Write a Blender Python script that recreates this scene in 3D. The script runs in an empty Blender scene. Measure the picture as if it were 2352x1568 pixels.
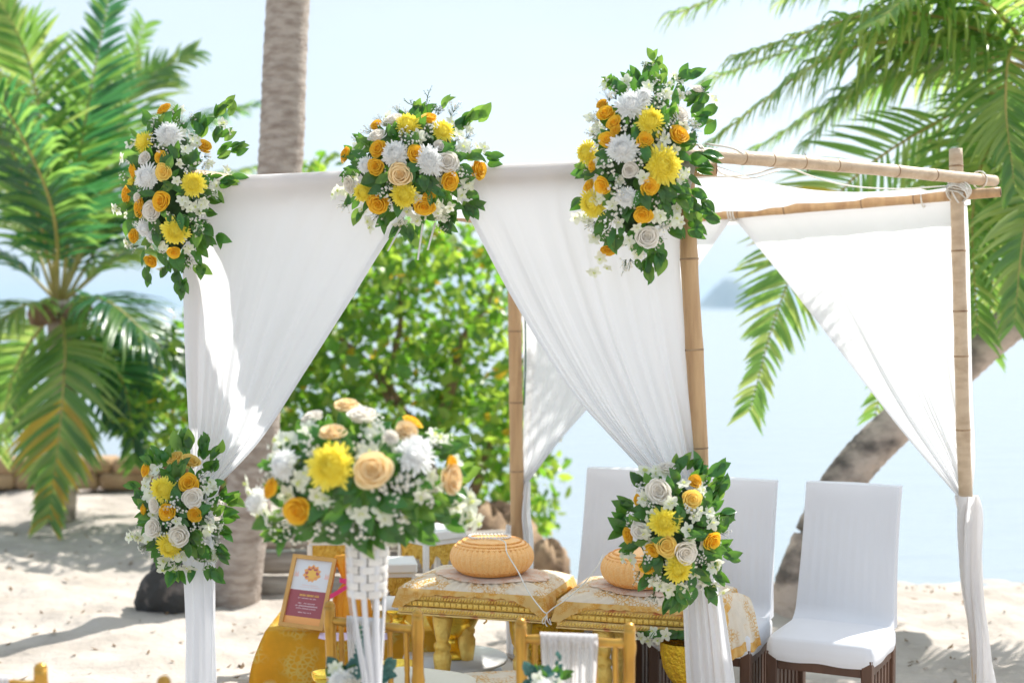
import bpy, math, random
from mathutils import Vector, Matrix, Quaternion, noise
random.seed(7)
S = bpy.context.scene
C = S.collection
R = math.radians

# ---------------------------------------------------------------- camera, light, exposure
EYE = 1.7
PITCH = R(1.368)
cam = bpy.data.cameras.new('camera'); co = bpy.data.objects.new('camera', cam); C.objects.link(co)
co.location = (0, 0, EYE); co.rotation_euler = (R(90) - PITCH, 0, 0)
cam.sensor_width = 36; cam.lens = 50; cam.clip_start = .05; cam.clip_end = 20000
cam.dof.use_dof = True; cam.dof.focus_distance = 5.15; cam.dof.aperture_fstop = 1.6; cam.dof.aperture_blades = 9
S.camera = co
SUN_AZ, SUN_EL = 46, 51
W = bpy.data.worlds.new('World'); S.world = W; W.use_nodes = True
nt = W.node_tree; bg = nt.nodes['Background']
sky = nt.nodes.new('ShaderNodeTexSky'); sky.sky_type = 'NISHITA'; sky.sun_disc = False
sky.sun_elevation = R(SUN_EL); sky.sun_rotation = R(SUN_AZ); sky.air_density = 1.0; sky.dust_density = 2.5; sky.ozone_density = 1.5
tc = nt.nodes.new('ShaderNodeTexCoord'); mp = nt.nodes.new('ShaderNodeMapping'); mp.inputs['Scale'].default_value = (1.2, 1.2, 3.4)
nz = nt.nodes.new('ShaderNodeTexNoise'); nz.inputs['Scale'].default_value = 2.2; nz.inputs['Detail'].default_value = 5; nz.inputs['Roughness'].default_value = .5
rp = nt.nodes.new('ShaderNodeValToRGB'); rp.color_ramp.elements[0].position = .32; rp.color_ramp.elements[1].position = .68
rp.color_ramp.elements[0].color = (.5,)*3 + (1,); rp.color_ramp.elements[1].color = (1,)*3 + (1,)
mx = nt.nodes.new('ShaderNodeMix'); mx.data_type = 'RGBA'
mx.inputs[7].default_value = (3.1, 3.5, 3.9, 1)       # thin bright cloud veil
nt.links.new(tc.outputs['Generated'], mp.inputs[0]); nt.links.new(mp.outputs[0], nz.inputs[0]); nt.links.new(nz.outputs[0], rp.inputs[0])
nt.links.new(rp.outputs[0], mx.inputs[0]); nt.links.new(sky.outputs[0], mx.inputs[6]); nt.links.new(mx.outputs[2], bg.inputs[0])
bg.inputs[1].default_value = .1
sd = bpy.data.lights.new('sun', 'SUN'); sd.energy = 2.85; sd.angle = R(.5); sd.color = (1, .965, .91)
so = bpy.data.objects.new('sun', sd); C.objects.link(so)
sv = Vector((math.sin(R(SUN_AZ))*math.cos(R(SUN_EL)), math.cos(R(SUN_AZ))*math.cos(R(SUN_EL)), math.sin(R(SUN_EL))))
so.rotation_euler = (-sv).to_track_quat('-Z', 'Y').to_euler(); so.location = (6, 6, 9)
S.view_settings.view_transform = 'Standard'; S.view_settings.look = 'None'; S.view_settings.gamma = 1
S.view_settings.use_curve_mapping = False; S.view_settings.exposure = 1.42
S.render.engine = 'CYCLES'
S.cycles.max_bounces = 10; S.cycles.transparent_max_bounces = 12; S.cycles.transmission_bounces = 6
S.cycles.caustics_reflective = False; S.cycles.caustics_refractive = False; S.cycles.use_denoising = True
S.cycles.sample_clamp_indirect = 8

# ---------------------------------------------------------------- helpers
F = 50/36*2352
def P(px, py, Y):
    """point of the place seen at (px,py) of a 2352 px wide print, at distance Y in front of the camera"""
    a = (px-1176)/F; b = -(py-784)/F
    d = Vector((a, math.cos(PITCH)+math.sin(PITCH)*b, -math.sin(PITCH)+math.cos(PITCH)*b))
    return Vector((0, 0, EYE)) + d*(Y/d.y)
def PP(px, py, A, B, off=0):
    """the same on the vertical plane through ground points A and B, off metres towards the camera"""
    a = (px-1176)/F; b = -(py-784)/F
    d = Vector((a, math.cos(PITCH)+math.sin(PITCH)*b, -math.sin(PITCH)+math.cos(PITCH)*b))
    n = Vector((B[1]-A[1], A[0]-B[0], 0)).normalized()
    if n.y > 0: n = -n
    o = Vector((A[0], A[1], 0)) + n*off
    t = (o - Vector((0, 0, EYE))).dot(n)/d.dot(n)
    return Vector((0, 0, EYE)) + d*t
def lerp(a, b, t): return a + (b-a)*t
def cat(pts, n):
    """catmull rom through pts, n samples"""
    p = [pts[0]*2-pts[1]] + list(pts) + [pts[-1]*2-pts[-2]]; out = []
    for i in range(n):
        s = i/(n-1)*(len(pts)-1); k = min(int(s), len(pts)-2); t = s-k
        a, b, c, d = p[k], p[k+1], p[k+2], p[k+3]
        out.append(.5*((2*b)+(c-a)*t+(2*a-5*b+4*c-d)*t*t+(3*b-a-3*c+d)*t**3))
    return out
class MB:
    def __init__(s): s.v = []; s.f = []; s.m = []
    def add(s, vs, fs, mi=0):
        o = len(s.v); s.v += [tuple(v) for v in vs]; s.f += [tuple(i+o for i in f) for f in fs]; s.m += [mi]*len(fs)
    def box(s, c, sz, mi=0, M=None, bev=0):
        x, y, z = sz[0]/2, sz[1]/2, sz[2]/2
        b = min(bev, x*.9, y*.9, z*.9)
        if b <= 0:
            vs = [Vector((i*x, j*y, k*z)) for i in (-1, 1) for j in (-1, 1) for k in (-1, 1)]
            fs = [(0, 1, 3, 2), (4, 6, 7, 5), (0, 4, 5, 1), (2, 3, 7, 6), (0, 2, 6, 4), (1, 5, 7, 3)]
        else:
            vs = []; fs = []
            ring = lambda zz, q: [Vector((i, j, zz)) for i, j in ((-x+b, -y+q), (x-b, -y+q), (x-q, -y+b), (x-q, y-b), (x-b, y-q), (-x+b, y-q), (-x+q, y-b), (-x+q, -y+b))]
            vs = ring(-z, b) + ring(-z+b, 0) + ring(z-b, 0) + ring(z, b)
            for r in range(3):
                for i in range(8): fs.append((r*8+i, r*8+(i+1) % 8, r*8+8+(i+1) % 8, r*8+8+i))
            fs.append(tuple(range(7, -1, -1))); fs.append(tuple(range(24, 32)))
        c = Vector(c)
        vs = [(M @ v if M else v) + c for v in vs]
        s.add(vs, fs, mi)
    def tube(s, pts, rad, n=10, mi=0, cap=True, fold=None):
        """rad: number, list or function(i, ang)"""
        m = len(pts); vs = []; up = Vector((0, 0, 1))
        for i, p in enumerate(pts):
            t = (pts[min(i+1, m-1)] - pts[max(i-1, 0)]).normalized()
            if abs(t.z) > .9: up = Vector((0, 1, 0))
            a = t.cross(up).normalized(); b = t.cross(a).normalized()
            for k in range(n):
                th = 2*math.pi*k/n
                r = rad(i/(m-1), th) if callable(rad) else (rad[i] if isinstance(rad, (list, tuple)) else rad)
                vs.append(p + (a*math.cos(th) + b*math.sin(th))*r)
            up = Vector((0, 0, 1)) if abs(t.z) <= .9 else Vector((0, 1, 0))
        fs = [(i*n+k, i*n+(k+1) % n, (i+1)*n+(k+1) % n, (i+1)*n+k) for i in range(m-1) for k in range(n)]
        if cap: fs += [tuple(range(n-1, -1, -1)), tuple((m-1)*n+k for k in range(n))]
        s.add(vs, fs, mi)
    def lathe(s, prof, n=28, mi=0, c=(0, 0, 0), mod=None):
        vs = []; m = len(prof); c = Vector(c)
        for i, (r, z) in enumerate(prof):
            for k in range(n):
                th = 2*math.pi*k/n; rr = r*(mod(i/(m-1), th) if mod else 1)
                vs.append(c+Vector((rr*math.cos(th), rr*math.sin(th), z)))
        fs = [(i*n+k, i*n+(k+1) % n, (i+1)*n+(k+1) % n, (i+1)*n+k) for i in range(m-1) for k in range(n)]
        fs += [tuple(range(n-1, -1, -1)), tuple((m-1)*n+k for k in range(n))]
        s.add(vs, fs, mi)
    def grid(s, fn, nu, nv, mi=0):
        vs = [fn(i/nu, j/nv) for j in range(nv+1) for i in range(nu+1)]
        fs = [(j*(nu+1)+i, j*(nu+1)+i+1, (j+1)*(nu+1)+i+1, (j+1)*(nu+1)+i) for j in range(nv) for i in range(nu)]
        s.add(vs, fs, mi)
    def mesh(s, name, mats, smooth=True):
        me = bpy.data.meshes.new(name); me.from_pydata(s.v, [], s.f)
        for m in (mats if isinstance(mats, (list, tuple)) else [mats]): me.materials.append(m)
        me.polygons.foreach_set('material_index', s.m)
        me.polygons.foreach_set('use_smooth', [smooth]*len(s.f)); me.update()
        return me
    def obj(s, name, mats, parent=None, smooth=True, **k):
        return ob(name, s.mesh(name, mats, smooth), parent, **k)
def ob(name, me, parent=None, loc=None, rot=None, scale=None, label=None, kind=None):
    o = bpy.data.objects.new(name, me); C.objects.link(o)
    if loc is not None: o.location = loc
    if rot is not None: o.rotation_mode = 'QUATERNION'; o.rotation_quaternion = rot
    if scale is not None: o.scale = (scale,)*3 if isinstance(scale, (int, float)) else scale
    if parent:
        o.parent = parent
        if parent.get('_w'):       # mesh coordinates are world ones
            o.location = Vector(o.location) - Vector(parent['_w'])
    if label: o['label'] = label
    if kind: o['kind'] = kind
    return o
def thing(name, label, cat_, loc=(0, 0, 0), rz=0, group=None, world=False):
    """world=True: children are given in world coordinates"""
    o = bpy.data.objects.new(name, None); C.objects.link(o); o.location = loc; o.rotation_euler = (0, 0, rz); o.empty_display_size = .1
    o['label'] = label; o['category'] = cat_
    if group: o['group'] = group
    if world: o['_w'] = tuple(loc)
    return o
def tag(o, label, cat_, group=None, kind=None):
    o['label'] = label; o['category'] = cat_
    if group: o['group'] = group
    if kind: o['kind'] = kind
    return o
def struct(o): o['kind'] = 'structure'; return o

def mat(name, c1, c2=None, scale=6, stretch=(1, 1, 1), rough=.6, metal=0, transl=0, tcol=None, bump=0, bscale=None, rnd=0, spec=.5, lo=.35, hi=.65, detail=4, trans=0, sheen=0, wave=None):
    m = bpy.data.materials.new(name); m.use_nodes = True; t = m.node_tree; N = t.nodes; L = t.links
    b = N['Principled BSDF']; out = N['Material Output']
    b.inputs['Roughness'].default_value = rough; b.inputs['Metallic'].default_value = metal; b.inputs['Specular IOR Level'].default_value = spec
    if sheen: b.inputs['Sheen Weight'].default_value = sheen
    tcn = N.new('ShaderNodeTexCoord'); mpn = N.new('ShaderNodeMapping'); mpn.inputs['Scale'].default_value = stretch; L.new(tcn.outputs['Object'], mpn.inputs[0])
    c2 = c2 or tuple(x*.8 for x in c1)
    n = N.new('ShaderNodeTexNoise'); n.inputs['Scale'].default_value = scale; n.inputs['Detail'].default_value = detail; L.new(mpn.outputs[0], n.inputs[0])
    r = N.new('ShaderNodeValToRGB'); r.color_ramp.elements[0].position = lo; r.color_ramp.elements[1].position = hi
    r.color_ramp.elements[0].color = (*c1, 1); r.color_ramp.elements[1].color = (*c2, 1); L.new(n.outputs[0], r.inputs[0])
    col = r.outputs[0]
    if rnd:
        oi = N.new('ShaderNodeObjectInfo'); hs = N.new('ShaderNodeHueSaturation'); mr = N.new('ShaderNodeMapRange')
        mr.inputs[3].default_value = 1-rnd; mr.inputs[4].default_value = 1+rnd; L.new(oi.outputs['Random'], mr.inputs[0]); L.new(mr.outputs[0], hs.inputs['Value'])
        mr2 = N.new('ShaderNodeMapRange'); mr2.inputs[3].default_value = .5-rnd*.06; mr2.inputs[4].default_value = .5+rnd*.04; L.new(oi.outputs['Random'], mr2.inputs[0]); L.new(mr2.outputs[0], hs.inputs['Hue'])
        L.new(col, hs.inputs['Color']); col = hs.outputs[0]
    L.new(col, b.inputs['Base Color'])
    if bump:
        bn = N.new('ShaderNodeTexNoise'); bn.inputs['Scale'].default_value = bscale or scale*4; bn.inputs['Detail'].default_value = 5; L.new(mpn.outputs[0], bn.inputs[0])
        bp = N.new('ShaderNodeBump'); bp.inputs['Strength'].default_value = bump; bp.inputs['Distance'].default_value = .02; L.new(bn.outputs[0], bp.inputs['Height']); L.new(bp.outputs[0], b.inputs['Normal'])
    last = b.outputs[0]
    if transl:
        tr = N.new('ShaderNodeBsdfTranslucent'); ms = N.new('ShaderNodeMixShader'); ms.inputs[0].default_value = transl
        if tcol: tr.inputs[0].default_value = (*tcol, 1)
        else: L.new(col, tr.inputs[0])
        L.new(last, ms.inputs[1]); L.new(tr.outputs[0], ms.inputs[2]); last = ms.outputs[0]
    if trans:
        tp = N.new('ShaderNodeBsdfTransparent'); ms = N.new('ShaderNodeMixShader'); ms.inputs[0].default_value = trans
        L.new(last, ms.inputs[1]); L.new(tp.outputs[0], ms.inputs[2]); last = ms.outputs[0]
    L.new(last, out.inputs[0])
    return m
def lace(name, base, thread, scale, thick=.05, transl=.25, trans=0, rough=.8):
    """cloth with an eyelet pattern of thread colour"""
    m = mat(name, base, tuple(x*.93 for x in base), scale=30, rough=rough, transl=transl, trans=trans)
    t = m.node_tree; N = t.nodes; L = t.links; b = N['Principled BSDF']
    tcn = N.new('ShaderNodeTexCoord'); v = N.new('ShaderNodeTexVoronoi'); v.feature = 'DISTANCE_TO_EDGE'; v.inputs['Scale'].default_value = scale; L.new(tcn.outputs['Object'], v.inputs[0])
    r = N.new('ShaderNodeValToRGB'); r.color_ramp.elements[0].position = thick; r.color_ramp.elements[1].position = thick*2; r.color_ramp.elements[0].color = (1,)*4; r.color_ramp.elements[1].color = (0, 0, 0, 1); L.new(v.outputs[0], r.inputs[0])
    n2 = N.new('ShaderNodeTexNoise'); n2.inputs['Scale'].default_value = scale*.16; L.new(tcn.outputs['Object'], n2.inputs[0])
    r2 = N.new('ShaderNodeValToRGB'); r2.color_ramp.elements[0].position = .45; r2.color_ramp.elements[1].position = .55; L.new(n2.outputs[0], r2.inputs[0])
    mm = N.new('ShaderNodeMath'); mm.operation = 'MULTIPLY'; L.new(r.outputs[0], mm.inputs[0]); L.new(r2.outputs[0], mm.inputs[1])
    mixn = N.new('ShaderNodeMix'); mixn.data_type = 'RGBA'; L.new(mm.outputs[0], mixn.inputs[0])
    src = b.inputs['Base Color'].links[0].from_socket; L.new(src, mixn.inputs[6]); mixn.inputs[7].default_value = (*thread, 1); L.new(mixn.outputs[2], b.inputs['Base Color'])
    return m

M = {}
M['sand'] = mat('sand', (.47, .42, .37), (.32, .28, .24), scale=2.2, rough=.95, bump=.9, bscale=14, spec=.15, lo=.42, hi=.78, detail=8)
M['cloth'] = mat('white_voile', (.88, .885, .90), (.86, .865, .88), scale=3, rough=.9, transl=.55, spec=.1, bump=.3, bscale=6)
M['sheer'] = mat('sheer_sash', (.86, .86, .87), (.8, .8, .82), scale=4, rough=.9, transl=.5, trans=.12, spec=.1)
M['cover'] = mat('white_stretch_cover', (.88, .89, .92), (.85, .86, .89), scale=4, rough=.85, transl=.22, spec=.15, bump=.3, bscale=7)
M['bamboo'] = mat('bamboo', (.58, .37, .185), (.36, .20, .09), scale=5, stretch=(6, 6, .7), rough=.45, bump=.25, bscale=40, lo=.35, hi=.8)
M['bamboo_pale'] = mat('pale_bamboo', (.60, .46, .31), (.36, .24, .14), scale=6, stretch=(2, 2, 5), rough=.5, bump=.25, bscale=40, lo=.4, hi=.85)  # paler, less saturated than the other bamboo
M['node'] = mat('bamboo_node', (.22, .13, .07), (.4, .27, .15), scale=30, rough=.7)
M['hollow'] = mat('painted_hollow_shade', (.12, .06, .03), (.2, .1, .05), scale=20, rough=.9)  # shade inside an open pole end, put into the colour
M['cord'] = mat('cotton_cord', (.8, .78, .72), (.7, .67, .6), scale=50, rough=.9)
M['trunk'] = mat('palm_bark', (.48, .41, .35), (.27, .21, .17), scale=7, stretch=(1.5, 1.5, 4), rough=.9, bump=.8, bscale=25, lo=.38, hi=.7)
M['trunk_dark'] = mat('leaning_palm_bark', (.50, .41, .34), (.12, .10, .085), scale=5, stretch=(1, 1, 1.4), rough=.9, bump=.8, bscale=18, lo=.44, hi=.66)
M['bark'] = mat('tree_bark', (.30, .19, .11), (.16, .1, .06), scale=9, rough=.9, bump=.6)
M['rock'] = mat('brown_rock', (.36, .25, .15), (.16, .1, .06), scale=7, rough=.95, bump=.9, bscale=12)
M['rock_dark'] = mat('dark_rock', (.05, .048, .045), (.3, .25, .22), scale=7, rough=.95, bump=.8, lo=.52, hi=.75)
M['plank'] = mat('weathered_wood', (.42, .38, .33), (.24, .21, .18), scale=5, stretch=(.6, 4, 6), rough=.9, bump=.5)
M['palm1'] = mat('palm_leaflet_green', (.075, .17, .045), (.12, .24, .06), scale=3, rough=.3, transl=.5, tcol=(.34, .60, .10), spec=.6)
M['palm2'] = mat('palm_leaflet_yellowgreen', (.18, .27, .07), (.25, .34, .09), scale=3, rough=.32, transl=.5, tcol=(.60, .75, .18), spec=.6)
M['palm3'] = mat('palm_leaflet_dry', (.50, .38, .05), (.42, .28, .05), scale=3, rough=.6, transl=.45, tcol=(.8, .62, .07))
M['palmb'] = mat('palm_leaflet_bluegreen', (.022, .09, .04), (.04, .125, .055), scale=3, rough=.26, transl=.36, tcol=(.10, .38, .10), spec=.7)
M['rachis'] = mat('frond_rib', (.30, .27, .06), (.42, .34, .1), scale=5, rough=.5)
M['leaf'] = mat('bouquet_leaf', (.032, .115, .024), (.052, .165, .034), scale=9, rough=.3, transl=.3, tcol=(.20, .48, .04), rnd=.35, spec=.5)
M['leaf_pale'] = mat('bouquet_leaf_pale', (.10, .22, .04), (.13, .27, .05), scale=9, rough=.4, transl=.42, tcol=(.36, .60, .08), rnd=.2)
M['stem'] = mat('green_stem', (.08, .15, .04), (.12, .2, .05), scale=9, rough=.6)
M['core'] = mat('deep_leaf_green', (.016, .045, .010), (.03, .08, .018), scale=40, rough=.9)  # dark leaf colour for the gaps between the flowers
M['euc'] = mat('eucalyptus_leaf', (.04, .14, .12), (.09, .22, .19), scale=9, rough=.5, transl=.2, rnd=.2)
M['tleaf1'] = mat('tree_leaf_green', (.065, .165, .025), (.10, .22, .035), scale=2, rough=.33, transl=.5, tcol=(.26, .56, .04), spec=.6, rnd=.3)
M['tleaf2'] = mat('tree_leaf_lime', (.20, .32, .05), (.26, .37, .06), scale=2, rough=.35, transl=.5, tcol=(.55, .78, .08), spec=.6, rnd=.3)
M['tleaf3'] = mat('tree_leaf_yellow', (.6, .42, .03), (.5, .3, .03), scale=2, rough=.5, transl=.5, tcol=(.9, .6, .04))
def petal(name, c1, c2, tr=.3, **k): return mat(name, c1, c2, scale=18, rough=.55, transl=tr, spec=.25, **k)
M['rose_orange'] = petal('rose_petal_orange', (.99, .68, .06), (.98, .58, .035), .3, rnd=.06)
M['rose_yellow'] = petal('rose_petal_yellow', (.99, .78, .24), (.98, .70, .15), .3, rnd=.06)
M['rose_peach'] = petal('rose_petal_peach', (.98, .82, .52), (.97, .74, .40), .3, rnd=.05)
M['rose_cream'] = petal('rose_petal_cream', (.96, .93, .86), (.95, .89, .79), .3, rnd=.04)
M['chrys_white'] = petal('chrysanthemum_white', (.96, .96, .95), (.95, .95, .92), .3)
M['chrys_yellow'] = petal('chrysanthemum_yellow', (.99, .90, .18), (.98, .84, .10), .3)
M['orchid'] = petal('orchid_petal', (.88, .88, .80), (.84, .86, .66), .35)
M['orchid_lip'] = petal('orchid_lip', (.62, .70, .22), (.75, .78, .35), .3)
M['daisy_w'] = mat('daisy_petal', (.86, .86, .82), (.8, .8, .74), rough=.7, transl=.2)
M['daisy_y'] = mat('daisy_eye', (.75, .52, .12), (.6, .4, .1), rough=.8)
M['gold'] = mat('gold_leaf', (.97, .72, .20), (.82, .50, .08), scale=14, rough=.38, metal=.35, bump=.35, bscale=70)
M['gold_red'] = mat('gold_over_red_lacquer', (.90, .66, .26), (.66, .22, .10), scale=22, rough=.42, metal=.3, bump=.4, bscale=60, lo=.5, hi=.66)
M['gold_bright'] = mat('polished_gold', (.98, .70, .10), (.95, .6, .06), scale=20, rough=.22, metal=.9, bump=.15, bscale=50)
M['gold_carved'] = mat('embossed_gold', (.98, .66, .04), (.85, .48, .03), scale=30, rough=.36, metal=.6, bump=.9, bscale=75)
M['chia'] = mat('gold_painted_bamboo', (.62, .35, .06), (.44, .23, .04), scale=20, stretch=(1, 1, .4), rough=.3, metal=.5, bump=.1, bscale=60)
M['seat'] = mat('cream_seat_pad', (.78, .72, .58), (.74, .68, .54), scale=8, rough=.85)
M['dark_wood'] = mat('dark_wood', (.13, .062, .035), (.075, .035, .02), scale=8, stretch=(1, 1, .3), rough=.45, bump=.15)
M['paintw'] = mat('white_paint', (.80, .80, .78), (.76, .76, .74), scale=9, rough=.45)
M['goldlace'] = mat('gold_filigree', (.86, .60, .13), (.7, .42, .06), scale=40, rough=.4, metal=.55, bump=.9, bscale=90)
M['orange_rib'] = mat('orange_woven_satin', (.95, .58, .24), (.90, .47, .14), scale=170, rough=.42, detail=2)
M['braid'] = mat('orange_braid', (.86, .46, .13), (.72, .30, .06), scale=60, rough=.5)
M['lace_cream'] = lace('cream_organza_with_gold_thread', (.90, .81, .66), (.72, .40, .08), 70, .07, .25)
M['lace_edge'] = lace('gold_lace_edge', (.88, .60, .22), (.74, .36, .05), 130, .12, .3)
M['doily'] = lace('pink_lace', (.86, .74, .64), (.74, .45, .28), 110, .09, .2)
M['lace_orange'] = lace('orange_lace_cloth', (.98, .52, .03), (.98, .76, .18), 45, .09, .4)
M['lace_orange_thin'] = lace('sheer_orange_lace', (.86, .50, .05), (.72, .33, .01), 60, .06, .35, .25)
M['frame'] = mat('honey_wood', (.66, .38, .11), (.55, .3, .08), scale=8, rough=.45)
M['card_white'] = mat('card_white', (.74, .76, .80), (.72, .74, .78), rough=.5)
M['card_maroon'] = mat('card_maroon', (.36, .085, .10), (.33, .08, .10), rough=.4)
M['card_orange'] = mat('card_orange', (.85, .42, .13), (.83, .39, .12), rough=.4)
M['card_yellow'] = mat('card_yellow', (.88, .56, .12), (.85, .5, .1), rough=.4)
M['card_red'] = mat('card_red', (.55, .14, .10), (.45, .1, .14), rough=.4)
M['ink_white'] = mat('ink_pale', (.78, .62, .66), (.75, .6, .64), rough=.5)
M['ink_pink'] = mat('ink_pink', (.80, .55, .52), (.8, .55, .5), rough=.5)
M['organza'] = mat('orange_organza', (.88, .42, .02), (.88, .50, .05), scale=5, stretch=(6, 6, 1), rough=.5, transl=.4, tcol=(.95, .5, .03))
M['pink'] = mat('pink_ribbon', (.88, .07, .25), (.85, .06, .22), rough=.35, transl=.2)
M['lilac'] = mat('lilac_cloth', (.68, .58, .78), (.66, .56, .75), rough=.8)
M['weave'] = mat('whitewashed_cane', (.84, .81, .77), (.74, .70, .65), scale=20, rough=.7, bump=.3)
M['slit'] = mat('painted_slit_shade', (.16, .15, .17), (.1, .09, .1), scale=20, rough=.9)  # shade behind the slits, put into a dark colour
M['slat'] = mat('whitewashed_slat', (.76, .76, .78), (.68, .68, .70), scale=8, stretch=(1, 1, .2), rough=.6)
M['bead'] = mat('cotton_bead', (.86, .80, .74), (.8, .74, .68), scale=60, rough=.9)
M['litter'] = mat('dry_leaf', (.22, .14, .07), (.12, .075, .04), scale=6, rough=.9)
M['wall'] = mat('brown_stone', (.30, .19, .10), (.42, .29, .17), scale=5, rough=.95, bump=.7)
M['isle'] = mat('forested_rock', (.05, .08, .05), (.09, .1, .07), scale=.02, rough=1)
M['wire'] = mat('green_wire', (.02, .12, .08), (.02, .1, .07), rough=.5)

# ---------------------------------------------------------------- setting
def ground_z(x, y):
    s = y - 8.3 - max(0, min(5.2, (.3-x)*2.6))
    z = 0
    if s > 0:
        t = s/3
        z = -.5*t*t*(3-2*t) if t < 1 else -.5-(min(s, 40)-3)*.1
    if y < 30 and abs(x) < 14:
        z += .022*noise.noise(Vector((x*2.6, y*2.6, 0)))+.016*noise.noise(Vector((x*6, y*6, 3)))+.008*noise.noise(Vector((x*13, y*13, 7)))
        z += .012*math.sin(x*2.3+1)*math.sin(y*1.9) + .012*math.sin(x*5.1+y*3.3) + .006*math.sin(x*13+2*math.sin(y*9)) + .005*math.sin(y*17+x*4)
    return z
def axis(a, b, step, far):
    v = []; x = a
    while x < b: v.append(x); x += step
    k = step; lo = a; hi = v[-1]; L1 = []; L2 = []
    while hi < far: k *= 1.5; lo -= k; hi += k; L1.append(lo); L2.append(hi)
    return L1[::-1] + v + L2
xs = axis(-6, 6, .05, 7000); ys = axis(4, 15, .05, 7000)
mb = MB(); mb.v = [(x, y, ground_z(x, y)) for y in ys for x in xs]; nx = len(xs)
rf = random.Random(12); import bisect
for _ in range(46):                                    # trails of footprints
    fx, fy, fa = rf.uniform(-5, 5), rf.uniform(6, 11.5), rf.uniform(0, 6.28)
    for st__ in range(5):
        px_, py_ = fx+math.cos(fa)*.55*st__-math.sin(fa)*.08*(-1)**st__, fy+math.sin(fa)*.55*st__+math.cos(fa)*.08*(-1)**st__
        i0, i1 = bisect.bisect(xs, px_-.2), bisect.bisect(xs, px_+.2); j0, j1 = bisect.bisect(ys, py_-.2), bisect.bisect(ys, py_+.2)
        for j in range(j0, j1):
            for i in range(i0, i1):
                dx, dy = xs[i]-px_, ys[j]-py_; a_, b_ = (dx*math.cos(fa)+dy*math.sin(fa))/.13, (-dx*math.sin(fa)+dy*math.cos(fa))/.06
                q = math.sqrt(a_*a_+b_*b_); dz = -.022*math.exp(-q*q)+.010*math.exp(-((q-1.7)/.5)**2)
                v_ = mb.v[j*nx+i]; mb.v[j*nx+i] = (v_[0], v_[1], v_[2]+dz)
mb.f = [(j*nx+i, j*nx+i+1, (j+1)*nx+i+1, (j+1)*nx+i) for j in range(len(ys)-1) for i in range(nx-1)]; mb.m = [0]*len(mb.f)
g = struct(mb.obj('sand_ground', M['sand']))
# water
wm = bpy.data.materials.new('sea_water'); wm.use_nodes = True; t = wm.node_tree; b = t.nodes['Principled BSDF']
b.inputs['Base Color'].default_value = (.27, .32, .345, 1); b.inputs['Roughness'].default_value = .2; b.inputs['IOR'].default_value = 1.33
tcn = t.nodes.new('ShaderNodeTexCoord'); mpn = t.nodes.new('ShaderNodeMapping'); mpn.inputs['Scale'].default_value = (.35, 1.2, 1); n = t.nodes.new('ShaderNodeTexNoise'); n.inputs['Scale'].default_value = 1.2; n.inputs['Detail'].default_value = 6
bp = t.nodes.new('ShaderNodeBump'); bp.inputs['Strength'].default_value = .6; bp.inputs['Distance'].default_value = .12
t.links.new(tcn.outputs['Object'], mpn.inputs[0]); t.links.new(mpn.outputs[0], n.inputs[0]); t.links.new(n.outputs[0], bp.inputs['Height']); t.links.new(bp.outputs[0], b.inputs['Normal'])
mb = MB(); mb.add([(-7000, 6, -.5), (7000, 6, -.5), (7000, 7000, -.5), (-7000, 7000, -.5)], [(0, 1, 2, 3)])
struct(mb.obj('sea', wm))
# island
def isl(u, v):
    x = -90+u*190; d = -70+v*140
    prof = [(-90, 0), (-62, 14), (-35, 46), (-14, 63), (6, 61), (30, 48), (52, 30), (68, 9), (100, 0)]
    h = 0
    for (a, ha), (c, hc) in zip(prof, prof[1:]):
        if a <= x <= c: h = ha+(hc-ha)*(x-a)/(c-a)
    h *= max(0, 1-(d/70)**2); h += 2.5*math.sin(x*.3)*math.sin(d*.2)*(h > 5)
    return Vector((463+x, 3000+d, -.8+h))
mb = MB(); mb.grid(isl, 60, 20); struct(mb.obj('island_hill', M['isle']))
# haze
hm = bpy.data.materials.new('haze'); hm.use_nodes = True; t = hm.node_tree; t.nodes.remove(t.nodes['Principled BSDF'])
pv = t.nodes.new('ShaderNodeVolumePrincipled'); pv.inputs['Color'].default_value = (.62, .82, 1, 1); pv.inputs['Density'].default_value = .00027; pv.inputs['Anisotropy'].default_value = .2
t.links.new(pv.outputs[0], t.nodes['Material Output'].inputs['Volume'])
HAZE = True
if HAZE:
    mb = MB(); mb.box((0, 0, 37), (15600, 15600, 94)); h = mb.obj('haze', hm, smooth=False); h['kind'] = 'stuff'

# log wall, stones, rocks
lw = thing('log_wall', 'low wall of weathered grey logs behind the framed card and the white altar stands', 'wall', (-.75, 8.45, 0), world=True)
for k, (z, h_) in enumerate(((.06, .13), (.2, .13), (.335, .12))):
    for x0, x1 in ((-1.55, -.75), (-.73, .05)):
        mb = MB(); off = random.uniform(-.03, .03)
        mb.tube([Vector((lerp(x0, x1, q/6), 8.45+off+random.uniform(-.008, .008), z+random.uniform(-.005, .005)-.02)) for q in range(7)], h_/2, 10)
        mb.obj('log', M['plank'], lw)
sw = thing('stone_wall', 'low brown stone wall at the far edge of the beach behind the left palm', 'wall', (-3.5, 13.2, 0), world=True)
x = -6.6
while x < -2.2:
    wd = random.uniform(.3, .55)
    for z in (.1, .24):
        mb = MB(); mb.box((x+wd/2+(z > .2)*.12, 13.2+random.uniform(-.03, .03), z), (wd-.015, .35, .15 if z < .2 else .14), bev=.03); mb.obj('stone', M['wall'], sw)
    x += wd
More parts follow.
